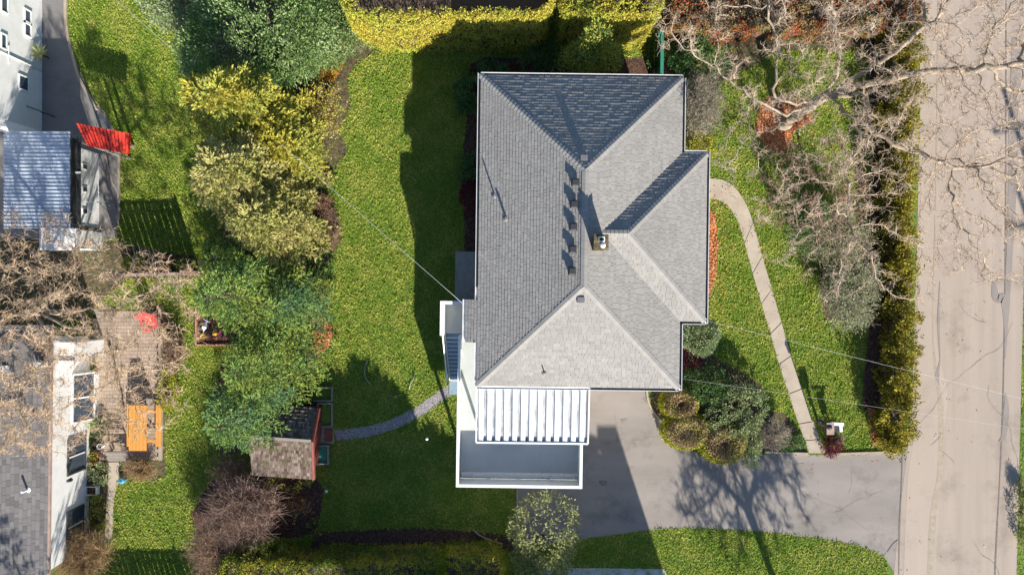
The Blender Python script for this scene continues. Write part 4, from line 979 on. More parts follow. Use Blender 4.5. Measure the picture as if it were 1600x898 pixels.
# ------------------------------------------------------------------ evergreen trees down the left boundary
GRP = 'evergreen trees between the two lawns'
shrub('laurel_tree', 'broad grey green leafy tree at the top left of the lawn', 395, 40, 118, 88, 6.0, M['leaf_laurel'], n=30000, leaf=(.15, .055), cat='tree', lump=.32, clump=.24, per=20, up=1.0)
shrub('laurel_tree', 'small bright green leafy tree at the top edge beside the left lawn', 285, 5, 56, 42, 3.6, M['leaf_pale'], n=9000, leaf=(.13, .055), cat='tree', lump=.25, clump=.28, per=22)
shrub('laurel_tree', 'green bushy tree between the broad leafy tree and the golden hedge', 490, 48, 55, 70, 2.8, M['leaf_laurel'], n=12000, leaf=(.10, .05), cat='tree', lump=.25, clump=.22, per=22)
conifer('golden_cedar', 'golden yellow cedar just below the broad leafy tree', 392, 180, 7.0, 2.4, M['leaf_goldcedar'], nb=125, kind='cedar', seed=1, group=GRP, cone=.55, zlow=.8, ell=(1, 1.0), dens=1.2)
conifer('golden_cedar', 'buff golden cedar in the middle of the tree row', 392, 285, 7.2, 2.45, M['leaf_tancedar'], nb=130, kind='cedar', seed=2, group=GRP, cone=.55, zlow=.8, ell=(1, 1.1), dens=1.2)
conifer('golden_cedar', 'tan green cedar just above the blue green spruce', 428, 352, 6.0, 1.9, M['leaf_tancedar'], nb=110, kind='cedar', seed=3, group=GRP, cone=.55, zlow=.6, dens=1.2)
conifer('golden_cedar', 'small golden cedar at the left side of the tree row', 352, 172, 5.6, 1.5, M['leaf_goldcedar'], nb=100, kind='cedar', seed=31, group=GRP, cone=.55, zlow=.6, dens=1.2)
conifer('golden_cedar', 'slim yellow cedar at the right side of the tree row above the pink heather', 446, 238, 4.6, 1.5, M['leaf_goldcedar'], nb=100, kind='cedar', seed=32, group=GRP, cone=.55, zlow=.6, dens=1.2)
conifer('spruce', 'bushy green spruce at the right side of the row beside the leaf pile', 458, 478, 4.8, 1.6, M['needle_green'], nb=85, kind='spruce', seed=33, group=GRP, cone=.8, dens=1.2)
conifer('spruce', 'yellow green spruce leaning over the shed roof', 428, 612, 4.6, 1.4, M['needle_green'], nb=80, kind='spruce', seed=34, group=GRP, cone=.8, dens=1.2)
conifer('blue_spruce', 'blue green spruce beside the wooden sandbox', 394, 462, 8.2, 2.8, M['needle_blue'], nb=115, kind='spruce', seed=4, group=GRP, cone=.75, dens=1.2)
conifer('spruce', 'dark green spruce below the blue green one', 418, 566, 6.4, 2.5, M['needle_blue'], nb=110, kind='spruce', seed=5, group=GRP, cone=.8, dens=1.2)
conifer('spruce', 'bright yellow green spruce above the little shed', 388, 645, 5.8, 2.5, M['needle_green'], nb=110, kind='spruce', seed=6, group=GRP, cone=.8, dens=1.2)
conifer('spruce', 'small dark spruce between the sandbox and fence', 352, 405, 2.6, 1.2, M['needle_blue'], nb=60, kind='spruce', seed=7, group=GRP, cone=.8)
# lower left shrubs
twiggy('bare_shrub', 'large purple brown leafless shrub below the little shed', 385, 795, 55, 52, 2.6, M['twig_purple'], n=230, tw=5)
twiggy('bare_shrub', 'brown leafless shrub in the corner left of the lower hedge', 336, 856, 38, 46, 2.0, M['twig_brown'], n=170, tw=5)
twiggy('bare_shrub', 'dense tan shrub against the white wall at the lower edge', 128, 862, 44, 42, 1.8, M['twig_tan'], n=330, tw=6)
twiggy('bare_shrub', 'grey brown twiggy shrub left of the brick red shed gable', 362, 735, 30, 26, 1.6, M['twig_brown'], n=90, tw=4)
shrub('leafy_shrub', 'green yellow shrub at the left end of the lower hedge', 410, 872, 42, 34, 2.2, M['leaf_yellow'], n=5200, leaf=(.09, .05))
twiggy('rose_bush', 'thin rose bush with orange leaves below the shed', 462, 790, 28, 22, .8, M['twig_brown'], n=30, tw=2, leafmat=M['leaf_orangegold'], nleaf=160, leaf=(.09, .06))
shrub('leafy_shrub', 'small green shrub with yellow tips against the lower shed wall', 455, 752, 42, 14, .8, M['leaf_yellow'], n=900, leaf=(.08, .05))
shrub('leafy_shrub', 'low green plant at the corner of the mulch strip', 490, 822, 12, 10, .4, M['leaf_yellow'], n=240, leaf=(.08, .05))
# plants between trees and the lawn
GB = 'low plants along the left border'
shrub('golden_shrub', 'round orange yellow shrub beside the wooden plank', 511, 101, 27, 23, 1.0, M['leaf_orangegold'], n=4200, leaf=(.07, .045), flat=.9)
twiggy('border_plant', 'green and brown tangled shrub right of the golden cedar', 500, 175, 42, 45, 1.3, M['twig_brown'], n=110, tw=3, group=GB, leafmat=M['leaf_goldcedar'], nleaf=2800, leaf=(.09, .05))
twiggy('border_plant', 'reddish tangled plant under the cable beside the lawn', 490, 240, 30, 34, .9, M['twig_brown'], n=60, tw=3, group=GB, leafmat=M['leaf_yellow'], nleaf=1500, leaf=(.1, .03))
twiggy('border_plant', 'rusty brown dwarf shrub on the lawn border, upper one', 504, 322, 17, 16, .7, M['twig_brown'], n=70, tw=3, group=GB, leafmat=M['leaf_brownred'], nleaf=1300, leaf=(.08, .03))
twiggy('border_plant', 'dusky pink heather bush on the lawn border', 514, 358, 20, 30, .7, M['twig_purple'], n=90, tw=3, group=GB, leafmat=M['leaf_brownred'], nleaf=1500, leaf=(.07, .03))
shrub('border_plant', 'small bright green clump at the border above the rusty shrub', 492, 282, 14, 16, .5, M['leaf_green'], n=500, leaf=(.12, .03), group=GB)
shrub('border_plant', 'spotted yellow green shrub between spruce and leaf pile', 500, 462, 22, 32, 1.0, M['leaf_yellow'], n=2400, leaf=(.07, .04), group=GB)
shrub('border_plant', 'dark green shrub below the heather bush', 496, 420, 24, 22, .9, M['leaf_green'], n=1600, leaf=(.08, .04), group=GB)
twiggy('border_plant', 'reddish brown twig plant beside the plank', 470, 140, 22, 20, .7, M['twig_purple'], n=50, tw=3, group=GB, leafmat=M['leaf_brownred'], nleaf=600)
shrub('border_plant', 'striped pale grass clump at the end of the golden hedge', 545, 52, 34, 20, .8, M['leaf_silver'], n=1800, leaf=(.22, .02), group=GB)
shrub('border_plant', 'green leafy plant under the broad leafy tree', 450, 90, 40, 30, 1.2, M['leaf_green'], n=3000, leaf=(.10, .05), group=GB)
# around the house
GH = 'shrubs around the house'
shrub('yellow_rhododendron', 'yellow leaved rhododendron above the north roof edge', 924, 84, 46, 30, 5.6, M['leaf_yellow'], n=5200, leaf=(.13, .055), group=GH, clump=.2, per=14)
shrub('dark_shrub', 'dark green shrub left of the yellow rhododendron', 850, 90, 28, 24, 1.6, M['leaf_green'], n=2600, leaf=(.12, .05), group=GH)
shrub('dark_shrub', 'shaded shrub at the top left roof corner', 738, 150, 24, 36, 1.9, M['leaf_green'], n=3600, leaf=(.12, .06), group=GH)
shrub('dark_shrub', 'small shaded shrub beside the upper left roof corner', 768, 112, 22, 12, 1.5, M['leaf_green'], n=1200, leaf=(.12, .06), group=GH)
shrub('dark_shrub', 'shaded green shrub halfway along the left roof edge', 736, 262, 20, 28, 1.3, M['leaf_green'], n=2200, leaf=(.1, .05), group=GH)
shrub('burgundy_shrub', 'dark burgundy shrub in shade beside the left roof edge', 736, 305, 18, 28, 1.1, M['leaf_burgundy'], n=2200, leaf=(.08, .04), group=GH)
shrub('leafy_shrub', 'pale green shrub tucked in the corner below the east roof wing', 1094, 527, 34, 27, 1.3, M['leaf_pale'], n=6500, leaf=(.09, .05), group=GH, per=18)
shrub('burgundy_shrub', 'low dark red shrub in shade below the pale green shrub', 1078, 560, 18, 18, .6, M['leaf_burgundy'], n=1100, leaf=(.07, .04), group=GH)
shrub('leafy_shrub', 'yellow green clump between the upper right roof edge and path', 1092, 224, 22, 22, .9, M['leaf_rim'], n=1800, leaf=(.09, .05), group=GH)
twiggy('bare_shrub', 'wispy beige shrub beside the upper right roof edge', 1094, 165, 34, 50, 1.8, M['twig_grey'], n=210, tw=4, group=GH, leafmat=M['leaf_silver'], nleaf=1500, leaf=(.05, .03))
shrub('leafy_shrub', 'green shrub just right of the green fence', 1085, 88, 46, 30, 1.5, M['leaf_green'], n=5500, leaf=(.09, .045), group=GH)
shrub('leafy_shrub', 'narrow green shrub just left of the green fence', 1022, 84, 12, 24, 1.2, M['leaf_green'], n=1400, leaf=(.09, .045), group=GH)
shrub('leafy_shrub', 'dark shaded plant between upper right roof and wispy shrub', 1090, 195, 18, 12, .6, M['leaf_green'], n=700, leaf=(.09, .05), group=GH)
# topiary group by the drive
def topiary(label, px, py, rx, ry, h=.95):
    zc = h*.7; s = (H-zc)/F; x, y = G(px, py, zc); a, b = rx*s, ry*s
    R = Root('topiary_shrub', label, 'shrub', x, y, 0, 0, 'clipped round shrubs by the driveway')
    n = 5200; d = rdir(n); d[:, 2] = np.abs(d[:, 2]); 
    rim = (d[:, 2] < .55)
    dish = np.where(rim, 0, -.12)
    P = np.c_[x+d[:, 0]*a, y+d[:, 1]*b, .08+h*np.clip(d[:, 2]*1.25, 0, 1)**.6] + rng.normal(size=(n, 3))*.03
    rr = np.hypot((P[:, 0]-x)/a, (P[:, 1]-y)/b); P[:, 2] -= np.clip(.6-rr, 0, 1)*.45
    hole = rr > .16; P = P[hole]; d = d[hole]; rr = rr[hole]; m = len(P)
    V = leaves(P, unit(d+rng.normal(size=(m, 3))*.5), unit(d*.6+[0, 0, .6]+rng.normal(size=(m, 3))*.5), .095*rng.uniform(.6, 1.3, m), .05, .1)
    inner = rr < .84
    mesh_quads('foliage', V[inner], M['leaf_topiary'], R); mesh_quads('rim_foliage', V[~inner], M['leaf_rim'], R)
    c = MB(); c.lathe(x, y, [(min(a, b)*.82, 0), (min(a, b)*.86, h*.55), (min(a, b)*.55, h*.62)], 18); c.build('stem_core', M['bark_dark'], R)
topiary('upper clipped round shrub with a hollow brown middle, nearest the house', 1062, 631, 29, 26)
topiary('middle clipped round shrub with a hollow brown middle beside the driveway', 1073, 674, 37, 28)
topiary('lower clipped round shrub with a hollow brown middle beside the driveway', 1130, 693, 36, 31)
shrub('variegated_shrub', 'large grey green shrub with pale leaf tips right of the round shrubs', 1158, 640, 42, 46, 1.4, M['leaf_silver'], n=6500, leaf=(.10, .05), group='shrubs by the driveway corner')
shrub('leafy_shrub', 'dark green shrub in shade above the round shrubs', 1105, 607, 38, 26, 1.2, M['leaf_green'], n=4500, leaf=(.09, .05), group='shrubs by the driveway corner')
shrub('variegated_shrub', 'narrow pale leaved shrub between round shrub and wall edge', 1172, 692, 16, 32, .9, M['leaf_silver'], n=2600, leaf=(.08, .05), group='shrubs by the driveway corner')
twiggy('bare_shrub', 'grey brown twiggy shrub above the driveway kerb', 1208, 680, 24, 26, .9, M['twig_grey'], n=150, tw=4, group='shrubs by the driveway corner')
shrub('leafy_shrub', 'low green plant beside the foot of the front path', 1240, 692, 18, 13, .4, M['leaf_green'], n=900, leaf=(.08, .045), group='shrubs by the driveway corner')
shrub('burgundy_shrub', 'small burgundy shrub at the foot of the front path', 1300, 698, 15, 14, .6, M['leaf_burgundy'], n=1500, leaf=(.07, .04), group='shrubs by the driveway corner')
twiggy('bare_shrub', 'little round pinkish twig shrub beside the burgundy one', 1310, 687, 11, 11, .5, M['twig_purple'], n=60, tw=3, group='shrubs by the driveway corner')
# big silvery shrub by the street hedge
twiggy('silver_shrub', 'large sprawling silvery green shrub beside the street hedge bed', 1324, 458, 46, 58, 1.7, M['twig_grey'], n=240, tw=4, leafmat=M['leaf_silver'], nleaf=9000, leaf=(.09, .03))
twiggy('silver_shrub', 'wispy pale green shrub under the bare tree above the silvery one', 1310, 380, 50, 44, 1.9, M['twig_grey'], n=170, tw=4, leafmat=M['leaf_olive'], nleaf=4500, leaf=(.07, .035))
shrub('tall_shrub', 'dark upright evergreen shrub under the bare tree on the right lawn', 1262, 350, 30, 48, 2.4, M['leaf_green'], n=4500, leaf=(.1, .05))
shrub('leafy_shrub', 'dark round shrub beneath the right side of the bare tree', 1386, 190, 30, 34, 1.3, M['leaf_street'], n=3000, leaf=(.09, .05))
# olive tree at the bottom
shrub('olive_tree', 'olive green leafy small tree by the lower lawn and driveway', 846, 856, 52, 54, 3.0, M['leaf_olive'], n=5600, leaf=(.13, .06), cat='tree', lump=.5, clump=.26, per=16)
# near the left fence / patio
GL = 'garden plants on the left plot'
shrub('leafy_shrub', 'small yellow green bush above the pink fence', 290, 414, 14, 10, .9, M['leaf_yellow'], n=900, leaf=(.07, .04), group=GL)
shrub('leafy_shrub', 'low yellow green bush under the left bare tree near the fence', 208, 410, 18, 9, .8, M['leaf_yellow'], n=900, leaf=(.07, .04), group=GL)
twiggy('bare_shrub', 'small pinkish twig bush between the two yellow green bushes', 255, 408, 17, 13, .9, M['twig_purple'], n=80, tw=3, group=GL)
shrub('leafy_shrub', 'pale green shrub beside the sandbox below the fence', 268, 440, 26, 16, 1.0, M['leaf_pale'], n=1600, leaf=(.08, .045), group=GL)
shrub('leafy_shrub', 'yellow green shrub right of the patio beside the picnic table', 262, 610, 14, 34, .7, M['leaf_rim'], n=1800, leaf=(.08, .04), group=GL)
twiggy('bare_shrub', 'pinkish twig shrub on the right edge of the patio', 272, 552, 22, 34, 1.1, M['twig_brown'], n=100, tw=3, group=GL)
shrub('leafy_shrub', 'small pale plant by the patio corner near the bungalow', 152, 665, 11, 13, .6, M['leaf_pale'], n=700, leaf=(.08, .04), group=GL)
twiggy('bare_shrub', 'dry tan grass mound below the wooden bench', 218, 735, 28, 17, .7, M['twig_tan'], n=150, tw=3, group=GL)
shrub('leafy_shrub', 'cluster of pale flowers and leaves beside the garden path', 154, 742, 14, 20, .5, M['leaf_silver'], n=900, leaf=(.07, .05), group=GL)
shrub('leafy_shrub', 'tall weedy plants between white wall and garden path', 152, 802, 16, 30, .6, M['leaf_yellow'], n=1300, leaf=(.09, .03), group=GL)
# potted cordyline on the yard
cr = Root('spiky_palm', 'small spiky palm plant on the grey yard', 'plant', *G(62, 84, .6)); x, y = cr.org[:2]
n = 46; th = rng.uniform(0, 2*PI, n); D = np.c_[np.cos(th), np.sin(th), rng.uniform(0, .9, n)]
mesh_quads('frond', leaves(np.tile([x, y, .55], (n, 1)), D, np.tile([0, 0, 1.], (n, 1)), rng.uniform(.4, .6, n), .05), M['leaf_olive'], cr)
t_ = MB(); t_.lathe(x, y, [(.04, 0), (.05, .3), (.04, .56)], 8); t_.build('stem', M['bark_dark'], cr)
# ------------------------------------------------------------------ bare trees
bx, by = G(1222, 196)
cxx, cyy = G(1400, 130, 5.5)
att = np.concatenate([dome_attr(cxx-1.2, cyy+.4, 9.4, 8.8, 3.4, 9.0, 1500, .55, .5, seed=1), dome_attr(cxx+4.2, cyy+1, 6.8, 8.6, 4.0, 9, 3800, .5, .6, seed=2)])
ipx = 800 + att[:, 0]*F/(H-att[:, 2]); ipy = 449 - att[:, 1]*F/(H-att[:, 2])
att = att[(att[:, 1] < 15) & ~((ipx < 1120) & (ipy > 90)) & ~((ipx < 1190) & (ipy > 330))]
att = att[~((800 + att[:, 0]*F/(H-att[:, 2]) > 1330) & (449 - att[:, 1]*F/(H-att[:, 2]) > 290) & (rng.random(len(att)) < .55))]
def L3(*p): return [(*G(a, b, z), z) for a, b, z in p]
fk = (*G(1290, 150, 3.6), 3.6)
bare_tree('garry_oak', 'huge bare pale barked oak spreading over the road at the upper right', (bx, by, 0), fk, att, M['bark_pale'], M['bark_twig'], step=.30, tip=.009, gnarl=.42, seed=3,
          seeds=[L3((1245, 165, 4.1), (1212, 152, 4.4), (1216, 70, 5.2), (1200, 30, 5.6)), L3((1308, 118, 4.6), (1312, 80, 5.2), (1300, 0, 6.4)), L3((1340, 118, 4.8), (1400, 82, 6), (1470, 20, 7.5)), L3((1372, 128, 5.4), (1450, 112, 6.5), (1570, 105, 7.5)),
                 L3((1352, 145, 4.8), (1358, 200, 5.2), (1395, 226, 5.6), (1490, 262, 6)), L3((1335, 185, 4.8), (1345, 225, 5), (1322, 262, 5.2), (1326, 350, 5)), L3((1230, 180, 4.2), (1170, 150, 4.8), (1130, 120, 5))], ntw=5, twl=.42, e=2.16, rmax=.42, tr=.0058)
bx, by = G(1272, 330)
cxx, cyy = G(1282, 292, 3.2)
bare_tree('bare_tree', 'small bare purple brown tree on the right lawn below the orange leaf bed', (bx, by, 0), (bx+.1, by+.1, 1.2), dome_attr(cxx, cyy, 2.5, 2.5, 1.6, 4.2, 420, .6, .7, seed=14), M['bark_pale'], M['twig_purple'], step=.26, tip=.008, gnarl=.5, seed=15, ntw=5, twl=.42, rmax=.12, tr=.007)
bx, by = G(130, 492)
cxx, cyy = G(78, 528, 4.5)
att = dome_attr(cxx, cyy, 6.2, 5.0, 3.2, 7.0, 1500, .6, .6, seed=4)
bare_tree('bare_tree', 'bare tan branched tree spreading over the bungalow roof and patio', (bx, by, 0), (bx-.1, by+.2, 2.8), att, M['bark_pale'], M['bark_left'], step=.3, tip=.008, gnarl=.45, seed=6,
          seeds=[L3((60, 480, 3.6), (0, 500, 4.2)), L3((80, 450, 4), (20, 420, 4.6)), L3((180, 480, 3.6), (235, 455, 4)), L3((170, 530, 3.6), (185, 590, 4)), L3((120, 430, 4), (115, 395, 4.4)), L3((80, 540, 4), (30, 620, 4.4))], ntw=6, twl=.5, rmax=.34, tr=.0075, e=2.05)
# trees beyond the lower edge whose shadows fall into the view
bare_tree('bare_tree', 'bare tree beyond the lower edge whose shadow crosses the driveway', (14.4, -19.8, 0), (14.2, -19.6, 3.4), dome_attr(14.0, -19.6, 3.1, 2.8, 4.2, 7.0, 620, .5, .8, seed=8), M['bark_pale'], M['bark_twig'], step=.28, tip=.016, seed=9, ntw=5, twl=.5, tr=.014, e=2.0, rmax=.28)
conifer('spruce', 'dark conifer beyond the lower left corner', 0, 0, 8.2, 2.2, M['needle_blue'], nb=70, at=(-18.6, -18.9), seed=20, cone=.9)
conifer('spruce', 'second dark conifer beyond the lower left corner', 0, 0, 6.6, 1.6, M['needle_blue'], nb=60, at=(-17.2, -18.6), seed=21, cone=.9)
def round_tree(label, x, y, r, z0, z1, n=7000):
    R = Root('round_tree', label, 'tree', x, y); d = rdir(n); rad = rng.random(n)**.33*(1+.15*lumps(d, 3))
    P = np.c_[x+d[:, 0]*rad*r, y+d[:, 1]*rad*r, (z0+z1)/2+d[:, 2]*rad*(z1-z0)/2]
    mesh_quads('crown', leaves(P, rdir(n), rdir(n), .26, .17), M['leaf_green'], R); t = MB(); t.tube([(x, y, 0), (x, y, (z0+z1)/2)], [.16, .08], 8); t.build('trunk', M['bark_dark'], R)
round_tree('round leafy tree beyond the lower hedge, left one', -3.9, -15.9, 2.3, 2.2, 6.1, 9000)
round_tree('round leafy tree beyond the lower hedge, right one', -1.0, -16.4, 1.5, 1.5, 5.0, 5000)

# ------------------------------------------------------------------ neighbouring buildings
# south neighbour, beyond the lower edge: its roof shadow falls on the lawn and driveway
sn = Root('neighbour_house', 'grey gabled neighbouring house beyond the lower edge casting shadow on the driveway', 'house', 3.8, -21.6)
s_ = MB(); s_.box(-0.5, 8.1, -25.2, -18.0, 0, 4.9); s_.build('wall', M['cream'], sn)
s_ = MB(); shingle_face(s_, [(-.9, -17.6, 5), (8.5, -17.6, 5), (8.5, -21.6, 7.4), (-.9, -21.6, 7.4)], (1, 0, 0), row=.3, tab=.6, seed=40); shingle_face(s_, [(-.9, -25.6, 5), (8.5, -25.6, 5), (8.5, -21.6, 7.4), (-.9, -21.6, 7.4)], (1, 0, 0), row=.3, tab=.6, seed=41)
s_._add([(8.1, -25.2, 4.9), (8.1, -18, 4.9), (8.1, -21.6, 7.2)], [(0, 1, 2)]); s_._add([(-.5, -25.2, 4.9), (-.5, -18, 4.9), (-.5, -21.6, 7.2)], [(0, 2, 1)])
s_.build('roof', M['shingle_dark'], sn)
s_ = MB(); s_.box(8.52, 9.4, -21.1, -20.4, 0, 7.0); s_.build('chimney', M['brick'], sn)

# white bungalow at the lower left
BR = math.radians(-0.75)
def bl(px, py, z):
    a, b = G(px, py, z); c, s = math.cos(-BR), math.sin(-BR); return (a*c-b*s, a*s+b*c)
wx = bl(76, 700, 2.85)[0]; by0 = bl(76, 893, 2.85)[1]; by1 = bl(80, 533, 2.85)[1]
bung = Root('white_bungalow', 'white walled bungalow with a dark shingled roof under the bare tree at the lower left', 'house', wx-2.5, (by0+by1)/2, 0, BR)
m = MB(); m.box(wx-7, wx, by0, by1, 0, 2.84); m.build('wall', M['whitewall'], bung)
m = MB(); shingle_face(m, [(wx+.06, by0-.4, 2.9), (wx+.06, by1+.7, 2.9), (wx-4.2, by1+.7, 3.9), (wx-4.2, by0-.4, 3.9)], (0, 1, 0), row=.16, tab=.34, seed=50, jit=.003)
shingle_face(m, [(wx-8.4, by0-.4, 2.9), (wx-8.4, by1+.7, 2.9), (wx-4.2, by1+.7, 3.9), (wx-4.2, by0-.4, 3.9)], (0, 1, 0), row=.16, tab=.34, seed=51)
broof = m.build('roof', M['shingle_dark'], bung)
m = MB(); m.obox((wx+.10, by0-.4, 2.88), (0, 1, 0), by1-by0+1.1, .09, .1); m.build('gutter', M['pinkwood'], bung)
vx, vy = bl(43, 765, 3.1)
m = MB(); m.lathe(vx, vy, [(.12, 3.0), (.12, 3.09), (.05, 3.11), (.045, 3.45)], 12); m.build('vent_pipe', M['white'], bung, broof)
for px, py in ((10, 575), (62, 570)):
    vx, vy = bl(px, py, 3.2); m = MB(); m.box(vx-.16, vx+.16, vy-.13, vy+.13, 2.9, 3.38); m.build('roof_vent', M['white'], bung, broof)
def wwin(y0p, y1p, z0, z1, kind='window'):
    a = bl(120, y0p, (z0+z1)/2)[1]; b = bl(120, y1p, (z0+z1)/2)[1]; a, b = min(a, b), max(a, b)
    fr = MB(); t = .07; x = wx
    for q in ((a, a+t, z0, z1), (b-t, b, z0, z1), (a+t, b-t, z0, z0+t), (a+t, b-t, z1-t, z1)): fr.box(x+.003, x+.07, *q)
    f = fr.build(kind, M['frame'], bung); md = (a+b)/2
    s = MB(); s.box(x+.005, x+.05, md-.03, md+.03, z0+t, z1-t); s.build('mullion', M['white'], bung, f)
    for c_ in ((a+t, md-.03), (md+.03, b-t)):
        g = MB(); g.box(x+.004, x+.02, c_[0], c_[1], z0+t, z1-t); g.build('pane', M['glass'], bung, f)
wwin(683, 738, .35, 1.65); wwin(793, 846, .45, 1.65)
# framed glass porch bay by the wall
bx0 = wx+.02; ya = bl(130, 655, .5)[1]; yb = bl(130, 582, .5)[1]
m = MB(); X1 = bl(148, 600, .35)[0]; zt = 1.35; X0 = bl(113, 600, zt)[0]
X0 = max(X0, wx+.03)
for p, q in (((X0, ya, zt), (X1, ya, .35)), ((X0, yb, zt), (X1, yb, .35)), ((X0, (ya+yb)/2, zt), (X1, (ya+yb)/2, .35)), ((X0, ya, zt), (X0, yb, zt)), ((X1, ya, .35), (X1, yb, .35))):
    d = Vector(q)-Vector(p); m.obox(p, d, d.length, .07, .07)
fr = m.build('cold_frame', M['white'], bung)
m = MB(); m.poly([(X0, ya, zt-.03), (X1, ya, .32), (X1, yb, .32), (X0, yb, zt-.03)]); m.build('pane', M['glass'], bung, fr)
m = MB(); m.box(wx+.02, X1, ya-.03, yb+.03, 0, .3); m.build('planter', M['whitewall'], bung, fr)
# white porch block at its upper corner
ax0, ay1 = bl(84, 536, 2.4); ax1, ay0 = bl(146, 560, 1.6)
m = MB(); m.box(wx+.02, wx+.62, ay0-.1, ay1, 0, 2.2); m.box(wx-.02, wx+.66, ay0-.14, ay0-.02, 2.2, 2.3); m.box(wx-.02, wx+.66, ay1-.08, ay1+.04, 2.2, 2.3); m.build('porch_wall', M['whitewall'], bung)
m = MB(); m.lathe(wx+.25, bl(130, 750, 1.8)[1], [(.03, 1.7), (.09, 1.72), (.07, 1.95), (.02, 2.0)], 10); m.build('wall_lamp', M['dark'], bung)

# big white house at the left edge (upper): only its east wall shows
ux = G(66, 0, 0)[0]
up = Root('white_house', 'tall white walled house at the upper left edge beside the grey yard', 'house', ux-3, 12.5)
uy0 = G(0, 206, 0)[1]
m = MB(); m.box(ux-7, ux, uy0, 20, 0, 5.0); m.build('wall', M['whitewall'], up)
m = MB(); shingle_face(m, [(ux+.3, uy0-.3, 5.03), (ux+.3, 20, 5.03), (ux-3.5, 20, 6.3), (ux-3.5, uy0-.3, 6.3)], (0, 1, 0), row=.3, tab=.6, seed=60); m.build('roof', M['shingle_dark'], up)
def uwin(px0, px1, py):
    z1 = H - ux*F/(px0-800); z0 = H - ux*F/(px1-800); z0 = max(.2, z0); zc = (z0+z1)/2; y = G(0, py, zc)[1]
    fr = MB(); t = .05; a, b = y-.34, y+.34
    for q in ((a, a+t, z0, z1), (b-t, b, z0, z1), (a+t, b-t, z0, z0+t), (a+t, b-t, z1-t, z1)): fr.box(ux+.003, ux+.06, *q)
    f = fr.build('window', M['white'], up); g = MB(); g.box(ux+.004, ux+.02, a+t, b-t, z0+t, z1-t); g.build('pane', M['glass'], up, f)
uwin(28, 44, 130); uwin(0, 10, 65); uwin(37, 48, 27); uwin(37, 48, 46); uwin(0, 12, 8)
m = MB(); m.tube([(ux+.03, G(0, 100, 1)[1], .1), (ux+.03, G(0, 100, 1)[1], 4.9)], .035, 8); m.tube([(ux+.05, G(0, 92, 2)[1]+.5, 2.2), (ux+.05, G(0, 92, 2)[1]-.3, 2.2)], .03, 6); m.build('drainpipe', M['gutter'], up)
# low outbuilding with a blue white metal roof
rx0, ry1 = G(5, 206, 2.5); rx1, ry0 = G(108, 356, 2.5)
ob = Root('metal_roof_outbuilding', 'white outbuilding with a ribbed blue grey metal roof and three small wall vents', 'outbuilding', (rx0+rx1)/2, (ry0+ry1)/2)
wxx, wy1 = G(155, 241, 0); wy0 = G(155, 356, 0)[1]
m = MB(); m.box(rx0+.1, wxx, wy0, wy1, 0, 1.95); m.build('wall', M['whitewall'], ob)
m = MB(); m.box(rx0, rx1, ry0, ry1, 2.38, 2.45)
nrib = 26
for i in range(nrib+1):
    y = ry0 + (ry1-ry0)*i/nrib; m.box(rx0-.01, rx1+.01, y-.018, y+.018, 2.45, 2.485)
M['metalroof'] = mat_plain('pale_blue_metal_roofing', (0.38, 0.43, 0.5), 0.5, .12, 1.5)
m.build('roof', M['metalroof'], ob)
m = MB(); m.box(rx1-.02, rx1+.05, ry0, ry1, 2.36, 2.42); m.box(rx1+.05, rx1+.2, ry0+.1, ry1-.1, 2.0, 2.05); m.box(rx0+.2, rx1-.02, ry0+.2, ry1-.2, 1.95, 2.37); m.build('gutter', M['dark'], ob)
m = MB(); m.box(rx1+.02, rx1+.24, (ry0+ry1)/2+.35, (ry0+ry1)/2+.42, 2.06, 2.12); m.build('bracket', M['white'], ob)
for py in (261, 296, 330):
    y = G(0, py, 1.1)[1]; v = MB(); v.box(wxx+.003, wxx+.04, y-.13, y+.13, .95, 1.3); f = v.build('wall_vent', M['white'], ob); v = MB(); v.box(wxx+.041, wxx+.05, y-.09, y+.09, .98, 1.26); v.build('vent_opening', M['dark'], ob, f)
# white low roof below it, under the bare tree
a, b = G(62, 357, 1.9), G(122, 391, 1.9)
pr = Root('white_lean_to', 'low white flat roofed porch under the left bare tree', 'lean-to', (a[0]+b[0])/2, (a[1]+b[1])/2)
m = MB(); m.box(a[0], b[0], b[1], a[1], 1.8, 1.92); m.build('roof', M['white'], pr); m = MB(); m.box(a[0]+.1, b[0]-.1, b[1]+.1, a[1]-.02, 0, 1.8); m.build('wall', M['whitewall'], pr)
# red ribbed roof
a, b = G(112, 192, 2.1), G(203, 240, 1.95)
rr = Root('red_roofed_lean_to', 'lean-to with a bright red ribbed metal roof beside the yard', 'lean-to', (a[0]+b[0])/2, (a[1]+b[1])/2)
m = MB()
q = [G(120, 193, 2.2), G(204, 209, 2.1), G(202, 241, 1.9), G(138, 229, 2.0)]
nn = 14
for i in range(nn):
    t0, t1, tm = i/nn, (i+.72)/nn, (i+1)/nn
    def e(t, k):
        A = Vector((*q[0], 2.2)).lerp(Vector((*q[1], 2.1)), t); B = Vector((*q[3], 2.0)).lerp(Vector((*q[2], 1.9)), t); return A if k == 0 else B
    u_ = Vector((0, 0, .05))
    m._add([e(t0, 0)+u_, e(t1, 0)+u_, e(t1, 1)+u_, e(t0, 1)+u_, e(t1, 0)-u_, e(t1, 1)-u_, e(tm, 0)-u_, e(tm, 1)-u_, e(tm, 0)+u_, e(tm, 1)+u_], [(0, 3, 2, 1), (1, 2, 5, 4), (4, 5, 7, 6), (6, 7, 9, 8)])
m.build('roof', M['red'], rr)
for x, y in ((q[1][0]-1.0, q[1][1]-.15), (q[2][0]-1.0, q[2][1]+.15), (q[3][0]-.3, q[3][1]+.2)): m = MB(); m.box(x-.05, x+.05, y-.05, y+.05, 0, 1.9); m.build('post', M['greywood'], rr)
